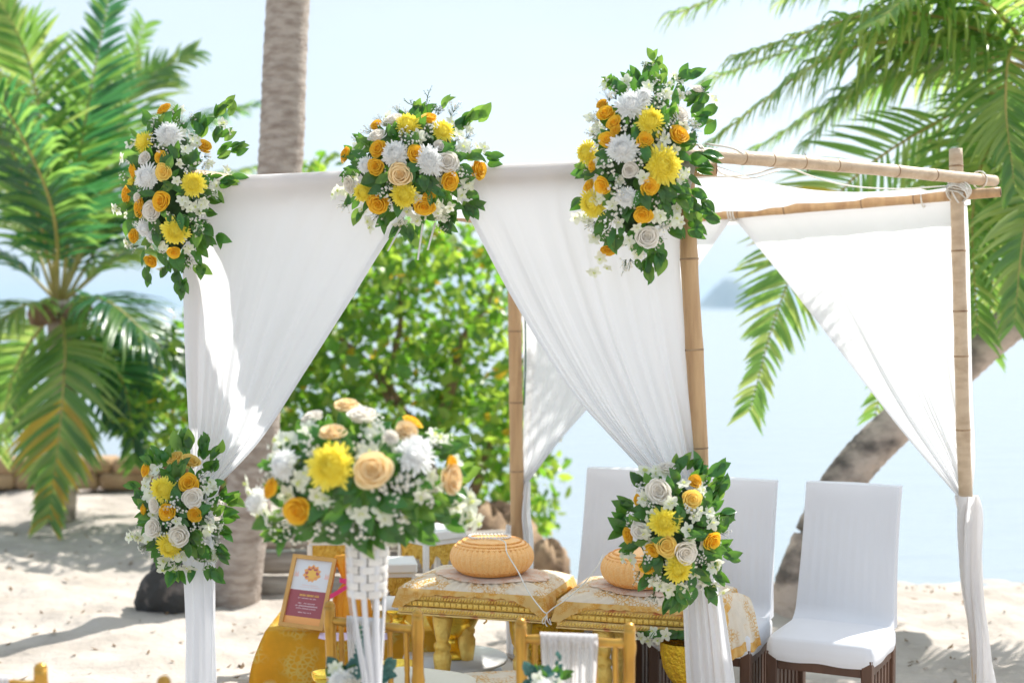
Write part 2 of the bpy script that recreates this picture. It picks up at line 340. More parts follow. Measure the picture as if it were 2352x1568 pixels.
def rock(name, label, px, py, Y, sx, sy, sz, m):
    mb = MB()
    def fn(u, v):
        th = u*2*math.pi; ph = v*math.pi
        r = 1+.13*math.sin(th*3+1)*math.sin(ph*2)+.08*math.sin(th*7+ph*5)+.05*math.sin(th*13+ph*9)
        return Vector((sx*r*math.sin(ph)*math.cos(th), sy*r*math.sin(ph)*math.sin(th), sz*r*math.cos(ph)))
    mb.grid(fn, 32, 18)
    o = mb.obj(name, m); o.location = P(px, py, Y); tag(o, label, 'rock'); return o
rock('rock', 'dark rounded rock on the sand left of the tall palm trunk', 385, 1365, 8.0, .17, .15, .18, M['rock_dark'])
rock('rock', 'brown rock standing right of the back bamboo post', 1258, 1315, 9.0, .13, .13, .2, M['rock'])
rock('rock', 'broad brown rock bank under the leafy tree left of the back bamboo post', 1125, 1290, 9.8, .34, .25, .38, M['rock'])
# litter
mb = MB(); rr = random.Random(3)
for i in range(900):
    y = rr.uniform(6.2, 13); x = rr.uniform(-.4, .4)*y; s = rr.uniform(.008, .03); a = rr.uniform(0, 6.3)
    z = ground_z(x, y)+.006
    if z < -.35: continue
    e = Vector((math.cos(a), math.sin(a), rr.uniform(-.1, .3))); f = Vector((-math.sin(a), math.cos(a), rr.uniform(-.2, .2)))*.4
    c = Vector((x, y, z)); mb.add([c-e*s, c+f*s, c+e*s+Vector((0, 0, s*.3)), c-f*s], [(0, 1, 2, 3)])
tag(mb.obj('leaf_litter', M['litter']), 'dry leaf scraps scattered over the pale sand', 'leaf litter', kind='stuff')

# ---------------------------------------------------------------- palms
def leaflet_geo(mb, base, dirv, side_n, L_, w, droop, mi, rng):
    """one leaflet: folded strip that bends down"""
    p = base.copy(); d = dirv.normalized(); segs = 5; vs = []
    for k in range(segs+1):
        t = k/segs; wd = w*(math.sin(min(1, t*1.6+.25)*math.pi*.5))*(1-t**2.2)+.0015
        a = d.cross(side_n)
        a = a.normalized() if a.length > 1e-4 else Vector((1, 0, 0))
        vs += [p-a*wd, p+side_n*wd*.45, p+a*wd]
        p = p+d*(L_/segs); d = (d+Vector((0, 0, -1))*droop*(.35+t)/segs*1.6).normalized()
    fs = []
    for k in range(segs):
        o = k*3; fs += [(o, o+1, o+4, o+3), (o+1, o+2, o+5, o+4)]
    mb.add(vs, fs, mi)
def frond(palm, pts, L_, n, droop, w=.02, mats=('palm1', 'palm2'), start=.16, mode='stuff', seed=0, up=Vector((0, 0, 1)), dry=0, fwd=.55, rr_=.017):
    rng = random.Random(seed+11); m = 40; c = cat(pts, m)
    mb = MB(); mb.tube(c, [rr_*(1-.85*i/(m-1)) for i in range(m)], 6)
    fr = mb.obj('frond', M['rachis'], palm)
    off = Vector(palm['_w'])
    MM = [M[x] for x in mats] + [M['palm3']]
    lb = MB()
    for i in range(n):
        t = start+(1-start)*(i/(n-1))**.95; s = t*(m-1); k = min(int(s), m-2); p = lerp(c[k], c[k+1], s-k); tan = (c[k+1]-c[k]).normalized()
        sd_ = tan.cross(up); sd_ = sd_.normalized() if sd_.length > .05 else tan.cross(Vector((0, 1, 0))).normalized()
        nn = sd_.cross(tan).normalized()
        ln = L_*(.35+.65*math.sin(min(1, (t-start)/(1-start)*1.15+.12)*math.pi)**.6 if t < .97 else .35)*rng.uniform(.88, 1.08)
        for sg in (-1, 1):
            if rng.random() < .05: continue
            d = sd_*sg + tan*(fwd+.5*t) + nn*rng.uniform(-.02, .32) + Vector((rng.gauss(0, .09), rng.gauss(0, .09), rng.gauss(0, .09)))
            isdry = rng.random() < dry*(t > .5)
            mi = len(mats) if isdry else (0 if rng.random() < .6 else len(mats)-1)
            if mode == 'split':
                l1 = MB(); leaflet_geo(l1, p, d, nn, ln, w, droop*rng.uniform(.8, 1.2), 0, rng)
                l1.obj('leaflet', MM[mi], fr)
                fr.children[-1].location = (0, 0, 0)
            else: leaflet_geo(lb, p, d, nn, ln, w, droop*rng.uniform(.6, 1.5), mi, rng)
    if mode != 'split':
        o = lb.obj('leaflets', MM, fr); o['kind'] = 'stuff'
    return fr
def trunk(palm, pts, r0, r1, m, rings=60, name='trunk'):
    c = cat(pts, rings*2+1); mb = MB(); rg = random.Random(5)
    js = [rg.uniform(.985, 1.02) for _ in c]
    mb.tube(c, lambda t, a: lerp(r0, r1, t)*js[int(t*(len(c)-1)+.5)]*(1+.028*((int(t*(len(c)-1)+.5)) % 2))*(1+.02*math.sin(a*3+t*20)), 20)
    mb.obj(name, m, palm)
# tall straight trunk
tp = thing('palm_tree', 'tall coconut palm with a straight grey trunk rising behind the left curtain', 'palm tree', (-1.6, 8.2, 0), world=True)
tb = [P(540, 1400, 8.2), P(585, 1000, 8.2), P(640, 420, 8.2), P(662, 0, 8.2)]
d_ = (tb[3]-tb[2]).normalized(); tb.append(tb[3]+d_*2.2)
trunk(tp, tb, .137, .118, M['trunk'], 75)
top = tb[-1]
for k in range(9):
    a = k*2*math.pi/9+.3; e = Vector((math.cos(a), math.sin(a), 0))
    frond(tp, [top, top+e*.8+Vector((0, 0, .9)), top+e*1.9+Vector((0, 0, .9)), top+e*2.7+Vector((0, 0, -.1))], .6, 34, .7, .022, seed=100+k)
# left palm
LP_ = 11.3
lp = thing('palm_tree', 'short young coconut palm whose fronds fill the left side above the sand', 'palm tree', (P(140, 1180, LP_).x, LP_, 0), world=True)
cr = lambda *q: [P(x, y, Y) for x, y, Y in q]
trunk(lp, [P(135, 1200, LP_), P(145, 950, LP_), P(138, 690, LP_)], .13, .1, M['trunk_dark'], 24)
mb = MB()
for k in range(7):
    a = k*.9; p = P(138, 700, LP_)+Vector((.17*math.cos(a), .17*math.sin(a), random.uniform(-.1, .05)))
    mb = MB(); mb.lathe([(.001, -.1), (.06, -.08), (.085, 0), (.06, .08), (.001, .1)], 12, c=p); mb.obj('coconut', M['bark'], lp)
FB = ('palmb', 'palm1'); FG = ('palm1', 'palm2')
Y = LP_
frond(lp, cr((140, 690, Y), (170, 450, Y-.2), (205, 230, Y-.3), (262, -60, Y-.2)), .62, 62, .25, 0.0224, FB, seed=1, up=Vector((0, -1, .2)), fwd=.5)
frond(lp, cr((145, 690, Y), (235, 420, Y+.3), (310, 210, Y+.5), (445, 120, Y+.6)), .62, 60, .75, 0.0224, FG, seed=2, up=Vector((0, -.7, .7)))
frond(lp, cr((130, 690, Y), (110, 430, Y-.3), (70, 150, Y-.5), (-20, -30, Y-.6)), .55, 56, .4, 0.0205, FG, seed=3, up=Vector((0, -.8, .5)))
frond(lp, cr((130, 690, Y), (80, 470, Y-.5), (-20, 280, Y-.8), (-160, 260, Y-1)), .6, 56, .9, 0.0224, FB, seed=4)
frond(lp, cr((135, 700, Y), (120, 480, Y-.7), (20, 260, Y-1.1), (-80, 160, Y-1.4)), .5, 56, 1, 0.0205, FB, seed=5)
frond(lp, cr((140, 700, Y), (150, 800, Y-.55), (138, 980, Y-.8), (112, 1190, Y-.85)), .60, 64, .55, 0.0257, FG, seed=6, up=Vector((0, -1, .1)), dry=.2, fwd=.55)
frond(lp, cr((150, 700, Y), (240, 690, Y-.3), (340, 770, Y-.5), (440, 860, Y-.6)), .66, 58, .85, 0.0224, FB, seed=7)
frond(lp, cr((150, 690, Y), (260, 600, Y+.2), (390, 590, Y+.3), (510, 680, Y+.3)), .55, 56, .9, 0.0205, FG, seed=8)
frond(lp, cr((130, 690, Y), (40, 610, Y), (-60, 590, Y), (-160, 660, Y)), .55, 54, .8, 0.0205, FB, seed=9)
frond(lp, cr((130, 700, Y), (60, 700, Y-.4), (-20, 760, Y-.6), (-90, 860, Y-.7)), .5, 54, .7, 0.0205, FG, seed=10)
frond(lp, cr((150, 690, Y), (280, 480, Y+.6), (420, 300, Y+.9), (590, 240, Y+1)), .6, 60, .9, 0.0205, FB, seed=11)
frond(lp, cr((150, 690, Y), (300, 560, Y+.7), (440, 430, Y+1), (600, 380, Y+1.2)), .5, 56, .9, 0.0205, FG, seed=12)
frond(lp, cr((150, 700, Y), (270, 730, Y+.3), (350, 860, Y+.5), (400, 1020, Y+.6)), .5, 56, .5, 0.0205, FG, seed=13, dry=.2)
frond(lp, cr((130, 700, Y), (60, 520, Y+.2), (-30, 420, Y+.3), (-130, 420, Y+.3)), .5, 56, .8, 0.0205, FG, seed=14)
frond(lp, cr((140, 690, Y), (190, 500, Y+.5), (230, 330, Y+.8), (330, 60, Y+.9)), .5, 56, .5, 0.0205, FG, seed=15, up=Vector((0, -.8, .4)))
frond(lp, cr((140, 690, Y), (60, 420, Y+.4), (-10, 120, Y+.7), (-60, -40, Y+.8)), .6, 58, .5, 0.0224, FG, seed=16, up=Vector((0, -.8, .4)))
frond(lp, cr((140, 690, Y), (210, 560, Y+.3), (330, 480, Y+.4), (450, 520, Y+.4)), .5, 56, .8, 0.0205, FB, seed=17)
frond(lp, cr((140, 700, Y), (60, 800, Y+.2), (20, 900, Y+.3), (0, 1040, Y+.3)), .5, 56, .5, 0.0205, FG, seed=18, up=Vector((0, -1, .2)))
frond(lp, cr((140, 700, Y), (230, 800, Y-.2), (290, 900, Y-.3), (310, 1060, Y-.3)), .5, 56, .5, 0.0224, FB, seed=19, up=Vector((0, -1, .3)))
# right leaning palm
RY = 8.2
rpalm = thing('palm_tree', 'coconut palm leaning to the right over the beach behind the white chairs', 'palm tree', (P(1800, 1440, 7.9).x, 7.9, 0), world=True)
trunk(rpalm, [P(1795, 1510, 7.9), P(1835, 1330, 7.95), P(1935, 1110, 8.05), P(2080, 955, 8.15), P(2240, 810, 8.2), P(2400, 660, 8.25), P(2470, 430, 8.2), P(2430, 190, 8.1)], .125, .09, M['trunk_dark'], 70)
Y = 8.1
FG2 = ('palm1', 'palm2')
frond(rpalm, cr((2420, 180, Y), (2290, -60, Y+.2), (1950, -110, Y+.2), (1560, 30, Y+.2)), .74, 72, 1.7, 0.0145, FG2, seed=21, mode='split', fwd=.25)
frond(rpalm, cr((2420, 180, Y), (2200, 110, Y), (1930, 120, Y), (1600, 350, Y)), .74, 72, 1.8, 0.0158, FG2, seed=22, mode='split', fwd=.2)
frond(rpalm, cr((2420, 180, Y), (2180, 40, Y+.3), (1930, 80, Y+.5), (1610, 190, Y+.6)), .5, 66, 1.5, 0.0145, FG2, seed=23, fwd=.3)
frond(rpalm, cr((2420, 180, Y), (2250, 230, Y+.1), (1960, 410, Y+.2), (1810, 650, Y+.2), (1722, 940, Y+.1)), .47, 70, .35, 0.0145, FG2, seed=24, start=.33, up=Vector((0, -1, .15)), dry=.06, rr_=.013)
frond(rpalm, cr((2420, 180, Y), (2290, 300, Y-.1), (2235, 480, Y-.2), (2245, 760, Y-.2)), .55, 60, .5, 0.0158, FG2, seed=25, up=Vector((0, -1, .2)))
frond(rpalm, cr((2420, 180, Y), (2390, 360, Y-.3), (2350, 540, Y-.5), (2330, 740, Y-.6)), .55, 60, .5, 0.0158, FG2, seed=26, up=Vector((.3, -1, .2)))
frond(rpalm, cr((2420, 180, Y), (2300, 200, Y+.5), (2130, 330, Y+.8), (2030, 560, Y+.9)), .5, 58, .6, 0.0158, FG2, seed=27)
frond(rpalm, cr((2420, 180, Y), (2250, 380, Y+.3), (2120, 620, Y+.4), (2010, 950, Y+.4)), .42, 58, .4, 0.0145, FG2, seed=28, up=Vector((0, -1, .2)))
frond(rpalm, cr((2420, 180, Y), (2280, 20, Y-.3), (2140, -30, Y-.5), (2000, 60, Y-.7)), .5, 60, .9, 0.0158, FG2, seed=29, fwd=.3)
frond(rpalm, cr((2420, 180, Y), (2230, 90, Y+.2), (2030, 150, Y+.3), (1850, 330, Y+.3)), .6, 64, 1.5, 0.0158, FG2, seed=34, fwd=.25)
frond(rpalm, cr((2420, 180, Y), (2300, -30, Y+.4), (2080, -80, Y+.6), (1800, 0, Y+.7)), .62, 64, 1.5, 0.0158, FG2, seed=35, fwd=.25)
frond(rpalm, cr((2420, 180, Y), (2330, 330, Y+.2), (2290, 520, Y+.3), (2270, 800, Y+.3)), .5, 60, .5, 0.0158, FG2, seed=36, up=Vector((0, -1, .2)))
frond(rpalm, cr((2420, 180, Y), (2560, 100, Y), (2760, 160, Y), (2900, 360, Y)), .6, 50, .9, 0.0158, FG2, seed=31)
frond(rpalm, cr((2420, 180, Y), (2560, 220, Y), (2660, 420, Y), (2700, 700, Y)), .6, 50, .7, 0.0158, FG2, seed=32)
frond(rpalm, cr((2420, 180, Y), (2330, 110, Y-.3), (2310, 240, Y-.5), (2330, 430, Y-.6)), .5, 50, .7, 0.0158, FG2, seed=33)

frond(rpalm, cr((2420, 180, Y), (2200, 160, Y+.4), (1980, 200, Y+.6), (1740, 340, Y+.7)), .6, 70, 1.5, .016, FG2, seed=37, fwd=.25)
frond(rpalm, cr((2420, 180, Y), (2250, 70, Y-.1), (2020, 30, Y-.2), (1700, 130, Y-.2)), .62, 70, 1.6, .016, FG2, seed=38, fwd=.25)
frond(rpalm, cr((2420, 180, Y), (2280, -90, Y+.1), (2050, -180, Y+.2), (1760, -120, Y+.2)), .7, 70, 1.6, .016, FG2, seed=39, fwd=.2)
# ---------------------------------------------------------------- leafy tree
def leaf_mesh(name, m, fold=.12, curve=.12, wid=.25, nl=6, tip=1.0):
    mb = MB(); vs = []
    for i in range(nl+1):
        t = i/nl; w = wid*math.sin(math.pi*t**.8)**.85*(1 if t < 1 else 0)+.001; z = curve*(t-.5)**2*-4+curve*.3
        vs += [Vector((-w, t-.5, z+fold*w)), Vector((0, t-.5, z-.02)), Vector((w, t-.5, z+fold*w))]
    fs = []
    for i in range(nl): o = i*3; fs += [(o, o+1, o+4, o+3), (o+1, o+2, o+5, o+4)]
    mb.add(vs, fs); return mb.mesh(name, m)
TY = 11.0
tree = thing('broadleaf_tree', 'bushy bright green broadleaf tree seen between the two front curtains', 'tree', (P(990, 1250, TY).x, TY, 0), world=True)
for (a, b_, r0, r1) in (((1000, 1290, 11), (960, 1020, 11), .10, .07), ((985, 1100, 11), (860, 850, 11.1), .06, .035), ((965, 1060, 11), (1060, 780, 10.9), .055, .03), ((1020, 1250, 11), (1130, 1000, 11), .06, .03),
                        ((900, 930, 11), (760, 760, 11), .035, .015), ((880, 900, 11), (920, 640, 11), .035, .015), ((1060, 780, 10.9), (1150, 620, 11), .03, .012), ((960, 1200, 11.2), (700, 1060, 11.2), .06, .03), ((700, 1060, 11.2), (420, 960, 11.4), .03, .012)):
    A = P(*a); B = P(*b_); mid = (A+B)/2+Vector((.06, 0, .03)); mb = MB(); c = cat([A, mid, B], 12); mb.tube(c, [lerp(r0, r1, i/11) for i in range(12)], 8)
    mb.obj('trunk' if r0 == .1 else 'branch', M['bark'], tree)
clumps = [(1000, 700, 230, 170, 1.1), (850, 880, 260, 190, 1.2), (1140, 800, 160, 230, .9), (720, 960, 210, 170, 1), (1050, 1010, 240, 170, 1), (1190, 1090, 120, 130, .7), (1080, 560, 130, 70, .7), (600, 800, 230, 200, 1), (360, 960, 110, 90, .7),
          (900, 560, 170, 120, .8), (740, 380, 50, 30, .4), (700, 480, 140, 100, .7), (1220, 960, 70, 100, .5), (640, 1090, 130, 90, .7), (480, 980, 160, 110, .8), (1235, 1180, 60, 70, .4), (800, 620, 200, 140, .9)]
lms = [leaf_mesh('tree_leaf', M[k], wid=.33, nl=4) for k in ('tleaf1', 'tleaf2', 'tleaf3')]
rng = random.Random(21); big = MB(); cnt = 0; tot = sum(c[2]*c[3] for c in clumps)
off = Vector(tree['_w'])
for ci, (cx, cy, rx, ry, dep) in enumerate(clumps):
    N_ = int(10500*rx*ry/tot)
    for i in range(N_):
        while True:
            u = Vector((rng.uniform(-1, 1), rng.uniform(-1, 1), rng.uniform(-1, 1)))
            if u.length < 1 and u.length > .25: break
        if (math.sin(u.x*5+ci)*math.sin(u.z*6+ci*2)+math.sin(u.y*5)) < -.75: continue
        p = P(cx+u.x*rx, cy+u.z*ry, TY+u.y*dep*.8)
        k = 0 if rng.random() < .55 else (1 if rng.random() < .95 else 2)
        sz = rng.choice((rng.uniform(.05, .09), rng.uniform(.09, .15)))
        q = Quaternion((rng.gauss(0, 1), rng.gauss(0, 1), rng.gauss(0, 1), rng.gauss(0, 1))).normalized()
        if u.y < -.35 and cnt < 295 and rng.random() < .22:
            cnt += 1; ob('leaf', lms[k], tree, loc=p, rot=q, scale=sz*1.1)
        else:
            w = .3; a = q @ Vector((w*sz, 0, .02*sz)); b_ = q @ Vector((0, sz*.5, 0)); n_ = q @ Vector((0, 0, .06*sz))
            big.add([p-b_, p-a*.8-b_*.3+n_, p-a*.8+b_*.35+n_, p+b_, p+a*.8+b_*.35+n_, p+a*.8-b_*.3+n_], [(0, 3, 2, 1), (0, 5, 4, 3)], k)
o = big.obj('leaves', [M['tleaf1'], M['tleaf2'], M['tleaf3']], tree); o['kind'] = 'stuff'

# ---------------------------------------------------------------- bamboo gazebo
FL = (P(455, 900, 5.38).x, 5.38); FR = (P(1590, 900, 5.0).x, 5.0); BR = (P(2208, 900, 6.0).x, 6.0); BL = (P(1187, 900, 7.0).x, 7.0)
gz = thing('bamboo_gazebo', 'square bamboo pole gazebo with lashed corners standing on the sand', 'gazebo', (.3, 5.8, 0), world=True)
def pole(name, pts, r, m, nodes, seed=0, hollow=True, label=None):
    rg = random.Random(seed); n = 60; c = cat(pts, n)
    ts = sorted([(k+.5+rg.uniform(-.3, .3))/nodes for k in range(nodes)])
    rad = []
    for i in range(n):
        t = i/(n-1); d = min(abs(t-x) for x in ts); rad.append(r*(1+.06*math.exp(-(d*n/1.1)**2))*(1-.06*t))
    mb = MB(); mb.tube(c, rad, 18); o = mb.obj(name, m, gz, label=label)
    L_ = sum((c[i+1]-c[i]).length for i in range(n-1))
    for x in ts:
        s = x*(n-1); k = min(int(s), n-2); p = lerp(c[k], c[k+1], s-k); tg = (c[k+1]-c[k]).normalized()
        m2 = MB(); m2.tube([p-tg*.0035, p-tg*.001, p+tg*.001, p+tg*.0035], [r*1.03, r*1.065, r*1.065, r*1.03], 18)
        q = m2.obj('bamboo_joint', M['node'], o); q.location = (0, 0, 0)
    if hollow:
        tg = (c[-1]-c[-2]).normalized(); m2 = MB(); m2.tube([c[-1]-tg*.002, c[-1]+tg*.0015], r*.72, 16); q = m2.obj('end_shade_disc', M['hollow'], o); q.location = (0, 0, 0)  # solid dark disc stands for the shaded hollow
    return o
pole('post', [P(462, 1990, 5.46), P(462, 1100, 5.46), P(462, 430, 5.44)], .034, M['bamboo'], 8, 1)
pole('post', [P(1628, 1860, 5.0), P(1604, 1000, 5.0), P(1583, 600, 5.0), P(1574, 330, 5.0)], .032, M['bamboo'], 7, 2)
pole('post', [P(2262, 1720, 6.0), P(2219, 1150, 6.0), P(2205, 700, 6.0), P(2195, 342, 6.0)], .029, M['bamboo_pale'], 8, 3)
pole('post', [P(1192, 1520, 7.0), P(1187, 1100, 7.0), P(1182, 700, 7.0), P(1178, 505, 7.0)], .034, M['bamboo'], 7, 4)
fb0, fb1 = P(400, 435, 5.42), P(1646, 386, 4.965)
pole('beam', [fb0, (fb0+fb1)/2, fb1], .030, M['bamboo'], 7, 5)
pole('beam', [P(1560, 352, 4.93), P(1900, 378, 5.42), P(2284, 416, 6.1)], .0255, M['bamboo_pale'], 8, 6)
pole('beam', [P(1150, 545, 7.08), P(1650, 494, 6.5), P(2000, 465, 6.18), P(2298, 441, 5.93)], .0225, M['bamboo'], 7, 7)
pole('beam', [P(430, 405, 5.3), P(1200, 515, 7.15)], .03, M['bamboo'], 6, 8)
def wrap(center, axis_, r, turns, parent=None, name='lashing'):
    a = axis_.normalized(); u = a.orthogonal().normalized(); v = a.cross(u); pts = []
    for i in range(turns*14+1):
        th = 2*math.pi*i/14; pts.append(center+a*(i/(turns*14)-.5)*.012*turns+(u*math.cos(th)+v*math.sin(th))*r)
    mb = MB(); mb.tube(pts, .0035, 6); return mb.obj(name, M['cord'], parent or gz)
bb = (P(2298, 441, 5.93)-P(1650, 494, 6.5)); ub = P(2284, 416, 6.1)-P(1900, 378, 5.42)
wrap(P(1683, 491, 6.47), bb, .033, 3); wrap(P(2120, 458, 6.08), bb, .033, 1); wrap(P(2196, 430, 6.0), Vector((.3, 0, 1)), .036, 5); wrap(P(2202, 440, 5.97), ub+Vector((0, 0, .9)), .045, 4); wrap(P(2196, 450, 6.0), bb+Vector((0, 0, .5)), .04, 1)
wrap(P(2250, 413, 6.04), ub, .036, 1); wrap(P(1600, 355, 5.0), ub, .035, 2)
mb = MB(); mb.tube(cat([P(1600, 408, 5.1), P(1720, 402, 5.2), P(1800, 385, 5.3), P(1880, 410, 5.5), P(1960, 428, 5.7), P(2070, 434, 5.9), P(2180, 428, 6.0), P(2205, 444, 5.96), P(2218, 456, 5.95)], 50), .0035, 6)
tag(mb.obj('cord', M['cord']), 'thin white cord slung under the pale side beam of the gazebo', 'cord')
mb = MB(); mb.tube(cat([P(1600, 405, 5.05), P(1640, 385, 5.1), P(1660, 400, 5.15), P(1720, 410, 5.2), P(1790, 392, 5.3)], 40), .003, 6)
tag(mb.obj('cord', M['cord']), 'short white cord looped near the bouquet on the front right corner', 'cord')
mb = MB(); mb.tube(cat([P(1620, 330, 4.95), P(1680, 340, 4.98), P(1708, 354, 5.0)], 12), lambda t, a: .004, 6)
tag(mb.obj('cable_tie', M['cord']), 'white cable tie end sticking out beside the top right bouquet', 'cable tie')
mb = MB(); mb.tube([P(1855, 395, 5.36), P(1852, 360, 5.36), P(1848, 352, 5.36)], .0014, 5); mb.tube([P(1855, 394, 5.36), P(1862, 378, 5.36)], .0012, 5)
mb.lathe([(.001, -.005), (.006, 0), (.001, .005)], 8, c=P(1850, 365, 5.36)); tag(mb.obj('twig', M['litter']), 'tiny dry twig caught on top of the pale side beam', 'twig')
mb = MB(); mb.tube(cat([P(1206, 700, 6.95), P(1207, 820, 6.95), P(1204, 930, 6.95)], 12), .004, 6); tag(mb.obj('wire', M['wire']), 'green wire running down the back bamboo post', 'wire')

# ---------------------------------------------------------------- curtains
def curtain(label, A, B, off, top0, top1, g0, g1, inner, outer, nf=9, seed=0, amp=.012, roll=.045, group=None, sagdown=0):
    """top0 post-side top px, top1 inner top px; g0,g1 gather px; inner/outer: list of edge px. cloth hangs in the face plane."""
    rg = random.Random(seed); ph = [rg.uniform(0, 6.28) for _ in range(8)]
    n = Vector((B[1]-A[1], A[0]-B[0], 0)).normalized()
    if n.y > 0: n = -n
    I = cat([PP(x, y, A, B, off) for x, y in inner], 61); O = cat([PP(x, y, A, B, off) for x, y in outer], 61)
    def w(u):   # bunching: cloth folds get closer towards inner edge at bottom
        return u
    def fn(u, v):
        if v < .06:      # over the beam
            th = (v/.06); T = lerp(O[0], I[0], u); ang = math.pi*(1-th)
            return T + n*(math.cos(ang)*roll-roll*.15) + Vector((0, 0, math.sin(ang)*roll*.9-.03*max(0, 1-th*3)))
        t = (v-.06)/.94; s = t*60; k = min(int(s), 59)
        a = lerp(O[k], O[k+1], s-k); b = lerp(I[k], I[k+1], s-k)
        p = lerp(a, b, u+.02*math.sin(u*19+ph[3])*t*(1-u)*u*4)
        am = amp*(.12+1.3*t**1.1)*(1-.5*t**4)
        f = math.sin(u*nf*6.28+ph[0]+1.2*math.sin(t*2.5+ph[1])+2.5*math.sin(u*4+ph[5]))*.42*(.5+.5*math.sin(u*7+ph[6])**2)+.22*math.sin(u*nf*2.1*6.28+ph[2]+t*1.5+3*math.sin(u*5+ph[7]))*t+.5*math.sin(u*nf*.42*6.28+ph[4]+t)
        f = (abs(f)**.8)*(1 if f > 0 else -1)
        hem = 1-math.exp(-((1-u)*25)**2)
        return p + n*(f*am*(.6+.4*hem)+roll*.85*(1-t)**6) + n*.03*math.exp(-((t-1)/.12)**2)
    mb = MB(); mb.grid(fn, 300, 90); mb.hem = MB(); mb.hem.grid(lambda u, v: fn(.968+.032*u, v)+n*.004, 8, 90)
    return mb
GR = 'white curtains tied back on the gazebo'
def hang(label, cu, tail=None, tie=None, loc=(0, 0, 0)):
    t = thing('curtain', label, 'curtain', loc, world=True, group=GR)
    cu.obj('curtain_panel', M['cloth'], t)
    cu.hem.obj('hem', M['cloth'], t)
    if tail: tail.obj('curtain_tail', M['cloth'], t)
    if tie: tie.obj('tie_band', M['cloth'], t)
    return t
def tailmesh(pts, wd, dp, folds, twist=0, seed=0, n=90, nl=70, am=.18):
    rg = random.Random(seed); p1, p2 = rg.uniform(0, 6), rg.uniform(0, 6); c = cat(pts, nl); mb = MB(); vs = []
    for i, p in enumerate(c):
        t = i/(nl-1); W_ = wd(t) if callable(wd) else wd
        for k in range(n):
            th = 2*math.pi*k/n
            r = 1+am*math.sin(folds*th+p1+twist*t*6.28)+am*.6*math.sin(folds*1.7//1*th+p2+twist*1.3*t*6.28+1.5*math.sin(t*7))
            vs.append(p+Vector((math.cos(th)*W_*r, math.sin(th)*dp*r, 0)))
    fs = [(i*n+k, i*n+(k+1) % n, (i+1)*n+(k+1) % n, (i+1)*n+k) for i in range(nl-1) for k in range(n)]
    mb.add(vs, fs); return mb
def sash(pts, wd, folds, seed=0, am=.02, nl=60):
    """open hanging folded strip facing the camera"""
    rg = random.Random(seed); p1 = rg.uniform(0, 6); c = cat(pts, nl+1)
    def fn(u, v):
        p = c[int(v*nl+.5)]; W_ = wd(v)
        return p+Vector(((u-.5)*W_*2, -am*math.sin(u*folds*6.28+p1+.6*v)-am*.5*math.sin(u*folds*2.7*6.28+v), 0))
    mb = MB(); mb.grid(fn, 90, nl); return mb
# front left
cu = curtain('', FL, FR, .012, None, None, None, None, inner=[(1010, 408), (905, 535), (800, 700), (700, 856), (600, 1008), (500, 1122)], outer=[(418, 433), (420, 560), (424, 760), (434, 1000), (446, 1128)], nf=7, seed=1, amp=.020)
ta = tailmesh([P(462, 1112, 5.33), P(455, 1200, 5.33), P(460, 1400, 5.33), P(462, 1620, 5.33), P(464, 1960, 5.33)], lambda t: .062-.012*math.sin(t*3), .05, 6, 1.1, 3, am=.17)
hang('left front white curtain, swept to the left corner post beside the palm', cu, ta, loc=(FL[0], FL[1], 0))
# front right
cu = curtain('', FL, FR, .012, None, None, None, None, inner=[(1030, 407), (1082, 505), (1180, 690), (1298, 880), (1392, 990), (1490, 1090)], outer=[(1600, 385), (1562, 560), (1578, 800), (1597, 960), (1608, 1070), (1604, 1110)], nf=9, seed=2, amp=.018)
ta = sash([P(1590, 1090, 4.93), P(1605, 1300, 4.93), P(1616, 1400, 4.93), P(1632, 1568, 4.93), P(1655, 1840, 4.95)], lambda v: .045+.05*v, 1.6, 5, am=.022)
hang('right front white curtain, swept to the bamboo post above the lower right bouquet', cu, ta, loc=(FR[0], FR[1], 0))
# back left
cu = curtain('', BL, BR, -.05, None, None, None, None, inner=[(1690, 498), (1600, 618), (1480, 785), (1370, 915), (1285, 1012), (1216, 1112)], outer=[(1185, 535), (1199, 700), (1202, 900), (1200, 1060), (1196, 1118)], nf=8, seed=3, amp=.02)
ta = sash([P(1212, 1105, 6.98), P(1206, 1180, 6.98), P(1212, 1260, 6.98), P(1212, 1500, 6.98)], lambda v: .014+.016*math.sin(v*3), 1.5, 6)
bt_ = hang('back white curtain gathered low on the rear bamboo post in front of the tree', cu, ta, loc=(BL[0], BL[1], 0))
# back right
cu = curtain('', BL, BR, -.05, None, None, None, None, inner=[(1690, 500), (1802, 640), (1925, 800), (2050, 962), (2140, 1070), (2206, 1140)], outer=[(2224, 452), (2228, 600), (2234, 900), (2240, 1040), (2236, 1148)], nf=9, seed=4, amp=.016)
ta = tailmesh([P(2222, 1138, 5.99), P(2226, 1200, 5.99), P(2232, 1350, 5.99), P(2250, 1480, 5.99), P(2262, 1600, 5.99), P(2275, 1740, 6.0)], lambda t: .040+.006*math.sin(t*9), .040, 5, 2.6, 8, am=.2)
hang('glowing white curtain spread against the sea and wound around the right post', cu, ta, loc=(BR[0], BR[1], 0))
# second half tail left of the rear post
t = sash([P(1168, 1205, 6.95), P(1166, 1290, 6.95), P(1172, 1500, 6.95)], lambda v: .012+.006*v, 1, 9)
t.obj('curtain_tail', M['cloth'], bt_)
